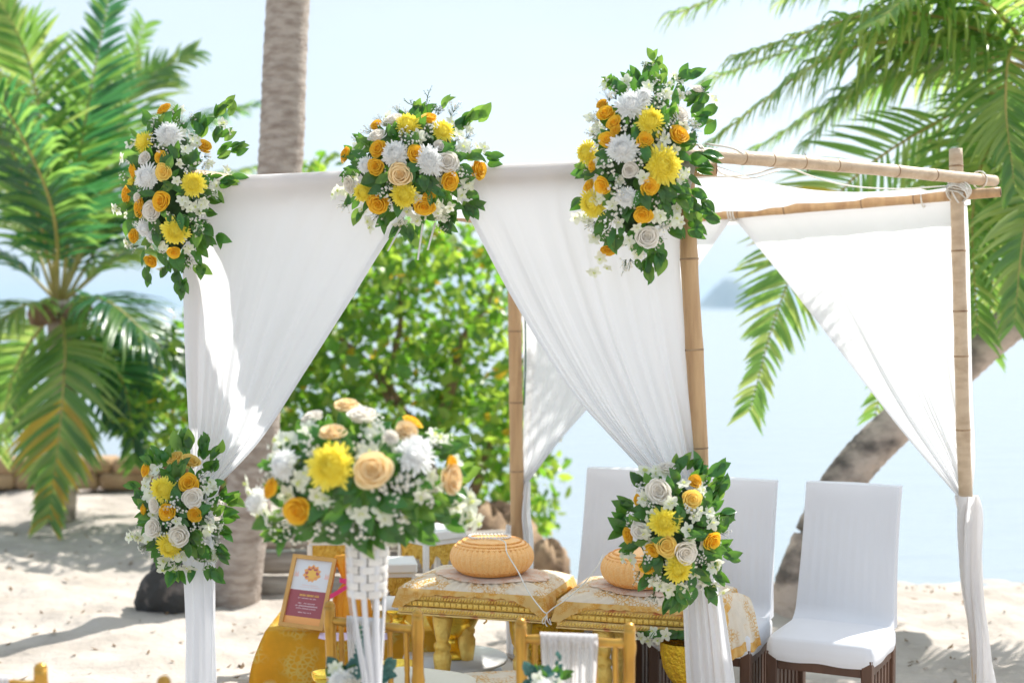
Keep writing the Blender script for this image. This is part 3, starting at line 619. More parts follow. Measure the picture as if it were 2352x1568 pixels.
# roof cloth
cFL = Vector((FL[0]+.08, FL[1], 2.175)); cFR = Vector((FR[0]+.05, FR[1], 2.215)); cBR = Vector((BR[0]-.02, BR[1]+.02, 2.225)); cBL = Vector((BL[0], BL[1]+.05, 2.10))
def roof(u0, u1, sag, seed):
    rg = random.Random(seed); p1 = rg.uniform(0, 6)
    def fn(u, v):
        uu = lerp(u0, u1, u); a = lerp(cFL, cFR, uu); b = lerp(cBL, cBR, uu); p = lerp(a, b, v)
        return p+Vector((0, 0, -sag*4*v*(1-v)*(.6+.4*math.sin(u*3.14))-.01+.012*math.sin(u*20+p1+v*3)+.006*math.sin(u*47+v*5)))
    mb = MB(); mb.grid(fn, 90, 50); return mb
rt = thing('roof_cloth', 'white voile cloth sagging over the gazebo as a canopy', 'canopy cloth', (.3, 5.8, 2.2), world=True)
def roofq(A, B, C_, D, sag, seed, wav=.02):
    p1 = seed*1.7
    def fn(u, v):
        a = lerp(A, B, u); b = lerp(D, C_, u); vv = v+wav*math.sin(u*23+p1)*(v > .5)*(1-u)+wav*.6*math.sin(u*51+p1)*(v > .5)*(1-u); w_ = u
        p = lerp(a, b, v)
        p = p+Vector((.4*wav*math.sin(v*19+p1)*(1-u)**3, wav*1.5*math.sin(v*23+p1)*(1-u)**3, 0))
        return p+Vector((0, 0, -sag*4*v*(1-v)*(.4+.6*u)-.01+.012*math.sin(u*20+p1+v*3)+.006*math.sin(u*47+v*5)))
    mb = MB(); mb.grid(fn, 90, 70); return mb
eD = Vector((.836, 6.57, 2.13))
roofq(Vector((FL[0]+.06, FL[1]+.02, 2.175)), cFR, cBR, eD, .06, 1).obj('cloth_panel', M['cloth'], rt)
roofq(Vector((-1.16, 5.60, 2.17)), Vector((-1.16, 5.46, 2.17)), Vector((.76, 6.60, 2.13)), Vector((.58, 6.69, 2.12)), .05, 2, .03).obj('cloth_panel', M['cloth'], rt)  # unseen strip, shaped so a sun streak passes the gap onto the left curtain

# ---------------------------------------------------------------- flowers
def rose_mesh(name, m, seed, open_=1.0):
    rg = random.Random(seed); mb = MB(); np_ = 24
    mb.lathe([(.001, -.32), (.2, -.3), (.42, -.1), (.40, .1), (.2, .32), (.001, .36)], 12)
    for i in range(np_):
        t = i/(np_-1); th0 = i*2.399+rg.uniform(-.15, .15); Rm = (.05+.93*t**.85)*(1 if t < .5 else open_*.5+.5); Z = .56-.42*t**1.7*open_+rg.uniform(-.02, .02)
        rb = .04+.34*t; wd = lerp(1.7, .78, t**.6); curl = .10*min(1, t*2.2); ph = rg.uniform(0, 6); wv = .03+.03*t
        def fn(u, v):
            e = abs(2*u-1); a = th0+(u-.5)*2*wd*(.75+.25*math.sin(v*1.57))
            vv = v*(1-.20*e**3); k = min(1, vv/.82); ou = max(0, vv-.82)/.18
            rr_ = lerp(rb, Rm-curl, 1-(1-k)**2.0)+curl*ou; z = lerp(-.22, Z, k**1.25)-curl*.55*ou*ou
            rr_ += wv*math.sin(u*6+ph)*vv*t
            if t > .4: z += .025*(1-e)*ou
            return Vector((math.cos(a)*rr_, math.sin(a)*rr_, z))
        mb.grid(fn, 7, 5)
    return mb.mesh(name, m)
def bud_mesh(name, m, seed):
    me = rose_mesh(name, m, seed, .35); return me
def chrys_mesh(name, m, seed):
    rg = random.Random(seed); mb = MB(); N_ = 210
    mb.lathe([(.001, -.35), (.3, -.3), (.52, -.05), (.5, .2), (.3, .4), (.001, .48)], 14)
    for i in range(N_):
        t = (i+.5)/N_; ph = i*2.39996; el = lerp(0.08, 1.85, t**.8)+rg.uniform(-.05, .05)    # angle from the axis
        L_ = lerp(.66, 1.06, t**.8)*rg.uniform(.9-.16*t, 1.07+.12*t); w = lerp(.05, .085, t)
        e = Vector((math.cos(ph), math.sin(ph), 0)); sdv = Vector((-math.sin(ph), math.cos(ph), 0)); vs = []
        curl = lerp(.8, -.25, t**2)
        for k in range(4):
            q = k/3; a = el-curl*(q-.3)
            d = (e*math.sin(a)+Vector((0, 0, 1))*math.cos(a))
            p = (e*math.sin(el)+Vector((0, 0, 1))*math.cos(el))*L_*.45 + d*L_*.55*q
            nn = d.cross(sdv); ww = w*(.7, 1, 1.1, .4)[k]
            vs += [p-sdv*ww+nn*ww*.5, p, p+sdv*ww+nn*ww*.5]
        fs = []
        for k in range(3): o = k*3; fs += [(o, o+1, o+4, o+3), (o+1, o+2, o+5, o+4)]
        mb.add([v-Vector((0, 0, .1)) for v in vs], fs)
    return mb.mesh(name, m)
def orchid_mesh(name, seed):
    rg = random.Random(seed); mb = MB()
    for i in range(5):
        a = i*2*math.pi/5+rg.uniform(-.1, .1)+math.pi/2; L_ = rg.uniform(.9, 1.05); wd = .30 if i % 2 == 0 else .42; bend = rg.uniform(-.1, .35)
        e = Vector((math.cos(a), math.sin(a), 0)); s_ = Vector((-math.sin(a), math.cos(a), 0))
        def fn(u, v):
            w_ = wd*math.sin(math.pi*(v*.86+.1))**.8*(1 if v < 1 else .2)
            return e*(v*L_+.05)+s_*(u-.5)*2*w_+Vector((0, 0, .25*v-bend*v*v+.1*abs(u-.5)*2*w_*2))
        mb.grid(fn, 4, 5)
    def lip(u, v):
        a = u*math.pi*1.3-2.2; return Vector((math.cos(a)*(.1+.14*v), math.sin(a)*(.1+.14*v)-.05, .15+.3*v))
    mb.grid(lip, 8, 3, 1)
    return mb.mesh(name, [M['orchid'], M['orchid_lip']])
def spray_mesh(name, seed, n=13):
    rg = random.Random(seed); mb = MB(); up = Vector((0, 0, 1))
    for i in range(n):
        p = Vector((rg.gauss(0, .42), rg.gauss(0, .42), rg.uniform(.2, .9))); p.x = max(-.95, min(.95, p.x)); p.y = max(-.95, min(.95, p.y))
        mb.tube([Vector((0, 0, -.9)), Vector((p.x*.4, p.y*.4, -.1)), p], .018, 4, 2, cap=False)
        nrm = (p+Vector((rg.uniform(-.3, .3), rg.uniform(-.3, .3), .6))).normalized(); q = up.rotation_difference(nrm); r = rg.uniform(.13, .19)
        for k in range(7):
            a = k*2*math.pi/7; e = Vector((math.cos(a), math.sin(a), .12)); s_ = Vector((-math.sin(a), math.cos(a), 0))
            mb.add([p+q @ v for v in (e*r*.2-s_*r*.12, e*r*.8-s_*r*.24, e*r*1.05, e*r*.8+s_*r*.24, e*r*.2+s_*r*.12)], [(0, 1, 2, 3, 4)], 0)
        mb.add([p+q @ Vector((math.cos(k*1.047)*r*.24, math.sin(k*1.047)*r*.24, r*.12)) for k in range(6)]+[p+q @ Vector((0, 0, r*.25))], [(k, (k+1) % 6, 6) for k in range(6)], 1)
    for i in range(8):
        p = Vector((rg.uniform(-.8, .8), rg.uniform(-.8, .8), rg.uniform(-.1, .5))); mb.tube([Vector((0, 0, -.7)), p], .014, 3, 2, cap=False)
    return mb.mesh(name, [M['daisy_w'], M['daisy_y'], M['stem']])
RM = {c: [rose_mesh('rose', M['rose_'+c], s_, o_) for s_, o_ in ((1, 1), (2, 1.15), (3, .85))] for c in ('orange', 'yellow', 'peach', 'cream')}
BM_ = {c: bud_mesh('rose_bud', M['rose_'+c], 9) for c in ('orange', 'cream')}
CM = {c: [chrys_mesh('chrysanthemum', M['chrys_'+c], s_) for s_ in (1, 2)] for c in ('white', 'yellow')}
OM = [orchid_mesh('orchid', s_) for s_ in (1, 2, 3)]
SM = [spray_mesh('daisy_spray', s_) for s_ in (1, 2, 3)]
LM = [leaf_mesh('leaf', M['leaf'], fold=.3, curve=.10, wid=.24), leaf_mesh('leaf', M['leaf'], fold=.2, curve=.2, wid=.28), leaf_mesh('leaf', M['leaf'], fold=.35, curve=-.05, wid=.2)]
LMP = [leaf_mesh('leaf', M['leaf_pale'], fold=.25, curve=.1, wid=.27)]
LME = [leaf_mesh('eucalyptus_leaf', M['euc'], fold=.1, curve=.1, wid=.4)]

def orient(nrm, roll):
    q = Vector((0, 0, 1)).rotation_difference(nrm.normalized()); return q @ Quaternion((0, 0, 1), roll)
class Bouquet:
    def __init__(s, name, label, cat_, group, ox, oy, sc, Y, cx, cy, rx, ry, dep, seed, tilt=0):
        s.tr = lambda x, y: ((ox+x/sc)/1.0885, (oy+y/sc)/1.0885)
        s.sc = sc; s.Y = Y; s.c = (cx, cy); s.r = (rx, ry); s.dep = dep; s.rg = random.Random(seed); s.tilt = tilt
        px, py = s.tr(cx, cy); s.ctr = P(px, py, Y); s.t = thing(name, label, cat_, s.ctr, group=group, world=True)
        s.m = 1/sc/1.0885/F     # zoom px -> metres per metre of distance
        mb = MB(); m_ = s.m*Y; ca, sa = math.cos(tilt), math.sin(tilt)
        def fn(u, v):
            th = u*6.283; ph = v*3.1416; k = .66*(1+.12*math.sin(th*5+ph*3)+.08*math.sin(th*9+ph*11))
            x, z = rx*m_*k*math.sin(ph)*math.cos(th), ry*m_*k*math.cos(ph); x, z = x*ca+z*sa, -x*sa+z*ca
            return s.ctr+Vector((x, -dep*.62*math.sin(ph)*math.sin(th)*k/.66, z))
        mb.grid(fn, 40, 24); mb.obj('foliage_core', M['core'], s.t)  # added core, stands for deep foliage seen between the flowers
    def uv(s, x, y):
        dx, dy = (x-s.c[0]), (y-s.c[1]); ca, sa = math.cos(s.tilt), math.sin(s.tilt)
        dx, dy = dx*ca+dy*sa, -dx*sa+dy*ca
        return dx/s.r[0], dy/s.r[1]
    def place(s, x, y, lift=0):
        u, v = s.uv(x, y); r2 = u*u+v*v
        b = s.dep*math.sqrt(max(0, 1-r2)); Y = s.Y-b-lift
        if r2 > 1: Y = s.Y-lift*.5
        px, py = s.tr(x, y); gx, gy = (x-s.c[0])/s.r[0], (y-s.c[1])/s.r[1]
        n = Vector((gx*.85, -math.sqrt(max(.18, 1.1-r2)), -gy*.85)).normalized()
        return P(px, py, Y), n, Y
    def put(s, kind, me, x, y, r, lift=0, face=.35, label=None, jit=.22, nrm=None):
        p, n, Y = s.place(x, y, lift); n = n.lerp(Vector((0, -1, 0)), face)+Vector((s.rg.uniform(-jit, jit), s.rg.uniform(-jit, jit)*.5, s.rg.uniform(-jit, jit)))
        if nrm: n = Vector(nrm)
        o = ob(kind, me, s.t, loc=p, rot=orient(n, s.rg.uniform(0, 6.28)), scale=r*s.m*Y)
        if kind in ('rose', 'chrysanthemum', 'orchid'): o.scale = tuple(c*s.rg.uniform(.9, 1.1) for c in o.scale)
        if label: o['label'] = label
        return o
    def roses(s, col, lst):
        nm = {'orange': 'orange yellow rose', 'yellow': 'yellow rose', 'peach': 'pale peach rose', 'cream': 'cream white rose'}[col]
        for q in lst:
            x, y, r = q[:3]; nrm = q[3] if len(q) > 3 else None
            s.put('rose', s.rg.choice(RM[col]), x, y, r*1.14, lift=.05 if s.Y < 4 else .018, label=nm, nrm=nrm, face=.3)
    def chrys(s, col, lst):
        for q in lst: s.put('chrysanthemum', s.rg.choice(CM[col]), q[0], q[1], q[2]*1.08, lift=.045 if s.Y < 4.2 else .022, label=col+' chrysanthemum', nrm=q[3] if len(q) > 3 else None, jit=.1)
    def orch(s, lst, r):
        for x, y in lst:
            for k in range(1 if s.rg.random() < .55 else 2):
                s.put('orchid', s.rg.choice(OM), x+k*s.rg.uniform(-.8, .8)*r, y+k*s.rg.uniform(-.8, .8)*r, r*s.rg.uniform(.85, 1.15), lift=.02-k*.01, jit=.5)
    def sprays(s, lst, r):
        for x, y in lst: s.put('daisy_spray', s.rg.choice(SM), x, y, r*s.rg.uniform(1.0, 1.25), lift=.02, jit=.2)
    def leaf1(s, x, y, L_, lift, mesh=None, ang=None, flat=.5):
        p, n, Y = s.place(x, y, lift); gx, gy = x-s.c[0], -(y-s.c[1]); a = math.atan2(gy, gx) if ang is None else ang
        a += s.rg.uniform(-.6, .6); d = Vector((math.cos(a), s.rg.uniform(-.45, .25), math.sin(a))).normalized()
        n = n.lerp(Vector((s.rg.uniform(-.7, .7), -1, s.rg.uniform(-.3, .9))), flat).normalized(); x_ = d.cross(n).normalized(); n = x_.cross(d).normalized()
        q = Matrix((x_, d, n)).transposed().to_quaternion()
        o = ob('leaf', mesh or s.rg.choice(LM), s.t, loc=p, rot=q, scale=L_)
        return o
    def leaves(s, lst, L_=.066, pale=0.12):
        for x, y in lst:
            k = s.rg.choice((1, 2, 2, 3))
            for i in range(k):
                me = s.rg.choice(LMP) if s.rg.random() < pale else None
                s.leaf1(x+s.rg.uniform(-1, 1)*(i > 0)*.018/(s.m*s.Y), y+s.rg.uniform(-1, 1)*(i > 0)*.018/(s.m*s.Y), L_*s.rg.uniform(.75, 1.15), .012+.01*i, me)
    def fill(s, nleaf, nspray, north, L_=.062, ro=30, rs=40):
        nspray = int(nspray*1.8); north = int(north*1.6)
        for i in range(nleaf):
            a = s.rg.uniform(0, 6.28); r = math.sqrt(s.rg.uniform(.0, 1.0)); ca, sa = math.cos(s.tilt), math.sin(s.tilt)
            dx, dy = r*math.cos(a)*s.r[0], r*math.sin(a)*s.r[1]; x, y = s.c[0]+dx*ca-dy*sa, s.c[1]+dx*sa+dy*ca
            s.leaf1(x, y, L_*s.rg.uniform(.75, 1.15), s.rg.uniform(-.03, .008), s.rg.choice(LMP) if s.rg.random() < .07 else None)
        for kind, nn in (('s', nspray), ('o', north)):
            for i in range(nn):
                a = s.rg.uniform(0, 6.28); r = math.sqrt(s.rg.uniform(.1, 1.0)); ca, sa = math.cos(s.tilt), math.sin(s.tilt)
                dx, dy = r*math.cos(a)*s.r[0], r*math.sin(a)*s.r[1]; x, y = s.c[0]+dx*ca-dy*sa, s.c[1]+dx*sa+dy*ca
                if kind == 's': s.put('daisy_spray', s.rg.choice(SM), x, y, rs, lift=-.008)
                else: s.put('orchid', s.rg.choice(OM), x, y, ro, lift=-.005, jit=.5)
    def twig(s, pts):
        P_ = [P(*s.tr(x, y), s.Y-.02) for x, y in pts]; mb = MB(); mb.tube(cat(P_, 10), .0013, 5)
        rg = s.rg; c = cat(P_, 10)
        for k in range(3, 10):
            for _ in range(2):
                e = c[k]+Vector((rg.uniform(-.016, .016), rg.uniform(-.01, .01), rg.uniform(0, .02))); mb.tube([c[k], e], .0007, 4); mb.lathe([(.0002, -.002), (.0022, 0), (.0002, .002)], 6, c=e)
        mb.obj('twig', M['stem'], s.t)
BG = 'yellow and white flower arrangements'
# top left
b = Bouquet('flower_arrangement', 'tall flower cluster on the top left corner of the gazebo beside the palm trunk', 'flower arrangement', BG, 250, 200, 2.851, 5.30, 500, 760, 300, 590, .17, 1, tilt=-.12)
b.roses('orange', [(460, 210, 56, (-.5, -.5, .75)), (735, 475, 60), (435, 548, 52), (195, 820, 62, (-.9, -.6, 0)), (285, 910, 64, (-.8, -.7, 0)), (442, 865, 72), (250, 1110, 58, (-.6, -.8, -.1)), (530, 1225, 52, (0, -.8, -.4)), (370, 1285, 62, (-.2, -.6, -.4)), (240, 640, 55, (-.95, -.4, 0))])
b.roses('yellow', [(452, 655, 60)])
b.roses('cream', [(370, 930, 66, (-.3, -1, -.2)), (320, 560, 50), (270, 840, 40)])
b.chrys('white', [(490, 385, 85), (330, 690, 90), (320, 1060, 66), (370, 1120, 45)])
b.chrys('yellow', [(310, 440, 72, (-.8, -.5, .3)), (665, 740, 82), (535, 1080, 98), (225, 735, 42)])
b.orch([(590, 215), (870, 320), (930, 370), (900, 640), (790, 600), (570, 590), (545, 720), (160, 560), (130, 930), (190, 960), (640, 920), (700, 1080), (460, 1190), (640, 1200), (580, 860), (440, 1340), (820, 750), (830, 830), (740, 860), (720, 900), (610, 500), (660, 430), (590, 1130), (200, 1160), (230, 460)], 40)
b.sprays([(390, 430), (420, 480), (640, 390), (610, 640), (700, 580), (760, 540), (770, 740), (740, 620), (660, 270), (400, 300), (580, 300), (560, 380), (270, 1010), (240, 1190), (690, 980), (380, 980), (640, 1290), (180, 690)], 44)
b.leaves([(340, 255), (470, 265), (550, 250), (690, 300), (740, 350), (770, 300), (860, 220), (840, 370), (900, 375), (650, 570), (520, 510), (490, 575), (985, 480), (900, 470), (880, 550), (1000, 690), (940, 720), (900, 740), (830, 690), (850, 1150), (770, 1150), (730, 1220), (560, 1400), (590, 1460), (570, 1490), (345, 1430), (345, 1350), (180, 905), (240, 570), (240, 960), (700, 1290), (720, 1360), (250, 780), (530, 1015), (600, 1010), (410, 1040), (200, 1050), (510, 1310), (580, 1310), (540, 1350), (350, 1160), (400, 1100), (820, 860), (330, 820), (760, 1060), (310, 1270), (420, 340), (690, 700), (450, 1370), (720, 1100)])
b.leaves([(870, 200), (930, 165), (940, 215), (990, 480), (750, 1350)], pale=.9, L_=.06)
b.fill(70, 12, 12, ro=38, rs=42)
# top centre
b = Bouquet('flower_arrangement', 'round flower cluster at the middle of the front beam where the curtains part', 'flower arrangement', BG, 800, 200, 3.484, 5.10, 810, 760, 600, 480, .17, 2)
b.roses('orange', [(230, 650, 80, (-.9, -.35, .3)), (490, 400, 52), (950, 345, 78, (.1, -.55, .8)), (505, 600, 76, (-.4, -.9, .1)), (490, 755, 82, (-.2, -1, 0)), (830, 640, 72), (1130, 880, 76), (1380, 775, 88), (510, 1075, 88), (910, 1090, 100, (0, -.8, -.5)), (950, 1010, 52)])
b.roses('peach', [(700, 830, 106, (0, -1, 0))])
b.roses('cream', [(650, 345, 84, (-.2, -.5, .9)), (500, 490, 84, (-.3, -.6, .8)), (1110, 715, 88, (.1, -1, 0)), (265, 915, 78), (1040, 570, 52)])
b.chrys('white', [(650, 640, 118), (950, 700, 124), (400, 740, 80)])
b.chrys('yellow', [(770, 385, 108, (-.1, -.8, .6)), (1075, 440, 96, (.2, -.8, .5)), (375, 980, 96, (-.5, -.9, -.2)), (730, 1005, 112)])
b.orch([(170, 960), (380, 1130), (430, 1230), (700, 1250), (770, 1130), (1030, 1080), (1130, 1110), (1225, 1000), (1280, 890), (1210, 480), (1420, 590), (1290, 430), (840, 1210), (860, 480), (340, 600), (240, 980), (850, 1020), (1020, 1150), (1300, 920), (1240, 590)], 62)
b.sprays([(760, 510), (720, 470), (970, 440), (570, 960), (560, 1000), (1050, 1270), (480, 1190), (1290, 600), (1180, 240), (1150, 290), (220, 1080), (560, 380), (720, 1230), (1300, 490), (420, 440), (1220, 620), (790, 560), (1160, 780), (1040, 1190), (240, 830), (1030, 270), (680, 260), (1240, 820)], 56)
b.leaves([(1290, 320), (1210, 380), (1250, 380), (1200, 440), (1480, 650), (1510, 690), (1520, 730), (1350, 1010), (1300, 980), (1270, 1160), (1280, 1110), (1390, 1100), (1340, 1150), (1090, 1290), (1120, 1240), (860, 1250), (820, 1350), (655, 1310), (620, 1200), (530, 1230), (560, 1260), (320, 1190), (310, 1080), (250, 1060), (310, 690), (250, 780), (330, 760), (280, 790), (370, 510), (850, 240), (850, 380), (950, 260), (890, 910), (910, 870), (1060, 980), (1160, 960), (960, 870), (930, 930), (1130, 600), (1080, 620), (1000, 1000), (1240, 830), (1280, 770), (1200, 690), (1350, 650), (600, 480), (650, 440), (820, 500), (580, 840), (440, 900), (520, 920), (840, 760), (1140, 1190), (760, 1330), (690, 1100), (610, 560), (840, 860)])
b.leaves([(1380, 270), (1430, 300), (1290, 310), (1125, 180), (850, 230), (1230, 400), (390, 580)], pale=.9, L_=.072)
b.fill(90, 14, 10, ro=56, rs=54)
b.twig([(940, 300), (930, 200), (950, 100)]); b.twig([(880, 300), (840, 240), (760, 200)]); b.twig([(1000, 300), (1020, 260), (1050, 270)])
# hanging ribbons of the centre arrangement
for (x0, y0, x1, y1) in ((905, 1190, 852, 1568), (1005, 1240, 938, 1482), (700, 1290, 590, 1490)):
    a, c = P((800+x0/3.484)/1.0885, (200+y0/3.484)/1.0885, 5.06), P((800+x1/3.484)/1.0885, (200+y1/3.484)/1.0885, 5.02); mb = MB(); e = Vector((.0035, 0, 0))
    mb.grid(lambda u, v: lerp(a, c, v)+e*(u-.5)*2+Vector((0, -.001*math.sin(u*3.1), 0)), 3, 8); o = mb.obj('ribbon', M['cord'], b.t)
# top right
b = Bouquet('flower_arrangement', 'largest flower cluster on the front right corner where the beams meet', 'flower arrangement', BG, 1400, 100, 2.413, 4.90, 490, 740, 350, 560, .18, 3, tilt=.05)
b.roses('orange', [(255, 390, 36), (278, 445, 52), (325, 505, 50), (335, 550, 36), (283, 600, 48), (513, 605, 50), (712, 580, 64), (200, 760, 42, (-.9, -.5, 0)), (178, 880, 42, (-.7, -.5, .4)), (260, 878, 53), (540, 885, 60), (500, 1050, 58), (290, 1258, 48)])
b.roses('cream', [(722, 450, 52), (420, 785, 57), (525, 1190, 76, (0, -1, .1)), (835, 300, 42, (.2, -.5, .8))])
b.chrys('white', [(430, 390, 86, (-.1, -.8, .5)), (375, 655, 92), (400, 950, 66), (500, 340, 52)])
b.chrys('yellow', [(550, 490, 82), (165, 680, 74, (-.8, -.7, 0)), (625, 755, 116), (195, 985, 80, (-.6, -.6, -.3))])
b.orch([(540, 180), (690, 220), (720, 240), (640, 320), (930, 370), (530, 280), (400, 250), (730, 840), (765, 800), (500, 830), (245, 950), (320, 990), (600, 1060), (560, 1070), (690, 1080), (720, 1100), (420, 1210), (210, 1195), (170, 1080), (100, 1070), (250, 1310), (210, 1400), (290, 1370), (470, 1290), (240, 730), (630, 600), (690, 660), (620, 660), (270, 260), (190, 480), (560, 150), (460, 1130)], 42)
b.sprays([(290, 340), (590, 380), (400, 525), (620, 560), (210, 480), (200, 570), (340, 880), (370, 910), (470, 720), (290, 1140), (390, 1350), (430, 1350), (820, 530), (760, 320), (330, 330), (270, 770), (600, 340), (300, 750), (230, 620), (190, 1120), (780, 500), (340, 1060)], 46)
b.leaves([(300, 260), (340, 270), (375, 300), (465, 210), (490, 260), (450, 270), (550, 230), (590, 240), (750, 185), (820, 200), (880, 270), (870, 350), (910, 420), (910, 525), (930, 700), (850, 700), (850, 740), (870, 800), (830, 720), (850, 945), (800, 980), (870, 1000), (890, 1020), (930, 1075), (840, 1140), (810, 1170), (780, 1060), (830, 1060), (760, 990), (740, 900), (770, 920), (700, 1140), (740, 1160), (620, 1290), (600, 1230), (540, 1380), (500, 1360), (530, 1430), (580, 1320), (590, 1340), (480, 1250), (350, 1220), (300, 1200), (240, 1150), (390, 1010), (130, 770), (180, 820), (110, 1000), (120, 800), (450, 435), (470, 350), (560, 540), (640, 480), (620, 430), (810, 350), (830, 400), (680, 900), (640, 950), (490, 970), (630, 1000), (290, 1180), (520, 700), (620, 690), (260, 700), (320, 830), (660, 440), (790, 590), (760, 640), (450, 600), (520, 930), (850, 470)])
b.leaves([(570, 90), (570, 150), (590, 130), (290, 250), (630, 200), (930, 1060)], pale=.9, L_=.05)
b.fill(95, 16, 14, ro=40, rs=44)
b.twig([(515, 230), (510, 170), (520, 140)])
# lower left
b = Bouquet('flower_arrangement', 'flower cluster tying back the left front curtain, above the dark rock', 'flower arrangement', BG, 300, 1050, 3.135, 5.26, 470, 740, 310, 430, .14, 4)
b.roses('orange', [(205, 390, 62, (-.8, -.6, .2)), (540, 490, 84), (370, 715, 72), (585, 740, 57), (190, 700, 52, (-.95, -.3, 0))])
b.roses('yellow', [(430, 305, 68, (-.3, -.5, .6)), (555, 330, 78)])
b.roses('cream', [(565, 610, 80), (270, 670, 56), (265, 840, 76, (-.4, -.9, 0)), (465, 905, 84)])
b.chrys('yellow', [(335, 540, 96, (-.2, -1, .1)), (390, 990, 96, (-.1, -.8, -.5))])
b.orch([(230, 450), (210, 520), (240, 580), (150, 910), (110, 900), (520, 1150), (550, 1160), (430, 1060), (490, 1060), (350, 1110), (700, 500), (680, 550), (450, 790), (700, 820), (750, 1050), (345, 1160), (690, 870), (230, 900), (300, 400)], 55)
b.sprays([(640, 430), (720, 640), (640, 480), (430, 650), (590, 830), (760, 820), (180, 1000), (740, 940), (640, 950), (620, 1070), (690, 1110), (380, 680), (350, 880), (700, 770), (610, 620), (490, 690), (380, 800)], 50)
b.leaves([(670, 170), (640, 240), (680, 260), (750, 240), (740, 280), (700, 350), (750, 350), (770, 490), (810, 560), (870, 600), (890, 745), (850, 780), (780, 690), (800, 1010), (810, 1060), (750, 1210), (690, 1190), (560, 1210), (490, 1220), (445, 1200), (390, 1230), (390, 1130), (300, 1070), (270, 990), (110, 500), (140, 580), (150, 640), (170, 590), (250, 270), (230, 300), (350, 280), (380, 400), (460, 400), (570, 930), (610, 920), (640, 1010), (440, 560), (500, 800), (570, 1030), (320, 320), (420, 430), (660, 700), (190, 770), (480, 350), (650, 170), (820, 880), (350, 590)])
b.leaves([(500, 120), (455, 180), (510, 190), (890, 620)], pale=.7, L_=.075)
b.fill(60, 10, 8, ro=50, rs=48)
# lower right
b = Bouquet('flower_arrangement', 'flower cluster tying back the right front curtain, in front of the white chairs', 'flower arrangement', BG, 1400, 1100, 2.583, 4.86, 745, 610, 310, 440, .15, 5)
b.roses('orange', [(870, 268, 50, (.2, -.8, .5)), (505, 385, 40, (-.9, -.5, .2)), (445, 610, 54, (-.8, -.5, 0)), (975, 645, 72), (600, 708, 50, (-.4, -.9, 0)), (560, 815, 54)])
b.roses('yellow', [(845, 382, 68), (685, 680, 64)])
b.roses('cream', [(640, 330, 78), (690, 180, 58, (0, -.5, .9)), (805, 722, 84), (515, 585, 56)])
b.chrys('yellow', [(675, 535, 98, (-.1, -1, 0)), (765, 835, 86, (.1, -1, -.2))])
b.orch([(560, 210), (800, 285), (720, 400), (530, 390), (590, 480), (820, 580), (840, 640), (960, 470), (980, 540), (470, 770), (410, 760), (640, 930), (700, 950), (780, 940), (820, 970), (1000, 830), (1010, 790), (990, 930), (1050, 970), (920, 330), (700, 420), (840, 680), (550, 600), (620, 215), (900, 460)], 48)
b.sprays([(540, 330), (840, 470), (600, 410), (500, 870), (600, 1010), (570, 720), (870, 780), (1060, 600), (460, 500), (620, 880), (910, 740), (560, 760), (520, 300), (600, 1030), (480, 530), (850, 450)], 44)
b.leaves([(820, 120), (880, 130), (900, 170), (760, 160), (1000, 400), (930, 220), (940, 250), (1070, 480), (1050, 550), (1060, 680), (1130, 770), (1100, 740), (1080, 720), (1000, 730), (940, 740), (900, 850), (960, 960), (980, 1010), (850, 920), (790, 980), (770, 1060), (720, 1030), (690, 1050), (840, 1000), (800, 1050), (540, 925), (430, 670), (430, 710), (460, 700), (500, 250), (550, 260), (570, 265), (430, 430), (390, 480), (380, 520), (450, 540), (570, 790), (630, 800), (750, 490), (700, 290), (530, 490), (880, 620), (1020, 700), (1010, 310), (1030, 340), (960, 330), (890, 220), (740, 230), (920, 870), (1040, 900), (1070, 500), (650, 640), (800, 450), (950, 400), (600, 520)])
b.leaves([(1040, 170), (1030, 260), (1010, 330), (390, 570), (400, 430)], pale=0, L_=.085)
b.fill(62, 10, 8, ro=44, rs=44)
# vase arrangement
b = Bouquet('flower_arrangement', 'big blurred dome of flowers standing on the tall white woven stand', 'flower arrangement', BG, 600, 970, 3.266, 3.80, 1010, 760, 830, 540, .19, 6)
b.roses('peach', [(870, 160, 112, (0, -.3, 1)), (755, 365, 92, (0, -.45, .8)), (1350, 350, 88), (1080, 670, 138, (.05, -1, .2)), (1720, 740, 120, (.8, -.5, .1))])
b.roses('cream', [(600, 250, 104, (-.3, -.3, .9)), (1000, 240, 130, (0, -.4, .9)), (1230, 400, 60)])
b.roses('orange', [(1400, 285, 88, (.5, -.1, .9)), (265, 820, 100, (-.8, -.4, .3)), (470, 1000, 106, (-.3, -1, -.2)), (1720, 620, 80, (.9, -.4, .1))])
b.chrys('white', [(1440, 530, 165, (.4, -.6, .7)), (350, 620, 120, (-.6, -.7, .3)), (130, 920, 112, (-.7, -.5, .2)), (960, 200, 80)])
b.chrys('yellow', [(740, 640, 185, (-.1, -1, .3))])
b.orch([(560, 330), (380, 420), (420, 860), (500, 780), (1050, 530), (1150, 490), (1560, 720), (1470, 880), (1150, 1000), (980, 1030), (1850, 880), (1830, 1080), (1930, 1090), (1580, 400), (100, 850), (700, 900), (1880, 940), (640, 860), (1180, 1060), (1620, 420), (1760, 960), (200, 980), (1080, 330), (540, 700), (1100, 400), (340, 500)], 88)
b.sprays([(320, 520), (450, 640), (1270, 750), (1380, 770), (1290, 860), (1280, 1040), (640, 1120), (290, 1110), (470, 1200), (380, 1080), (1000, 1170), (1110, 330), (560, 450), (1640, 430), (600, 560), (1380, 700), (740, 1100), (1180, 800), (1550, 880), (330, 1150), (250, 700), (1020, 450)], 90)
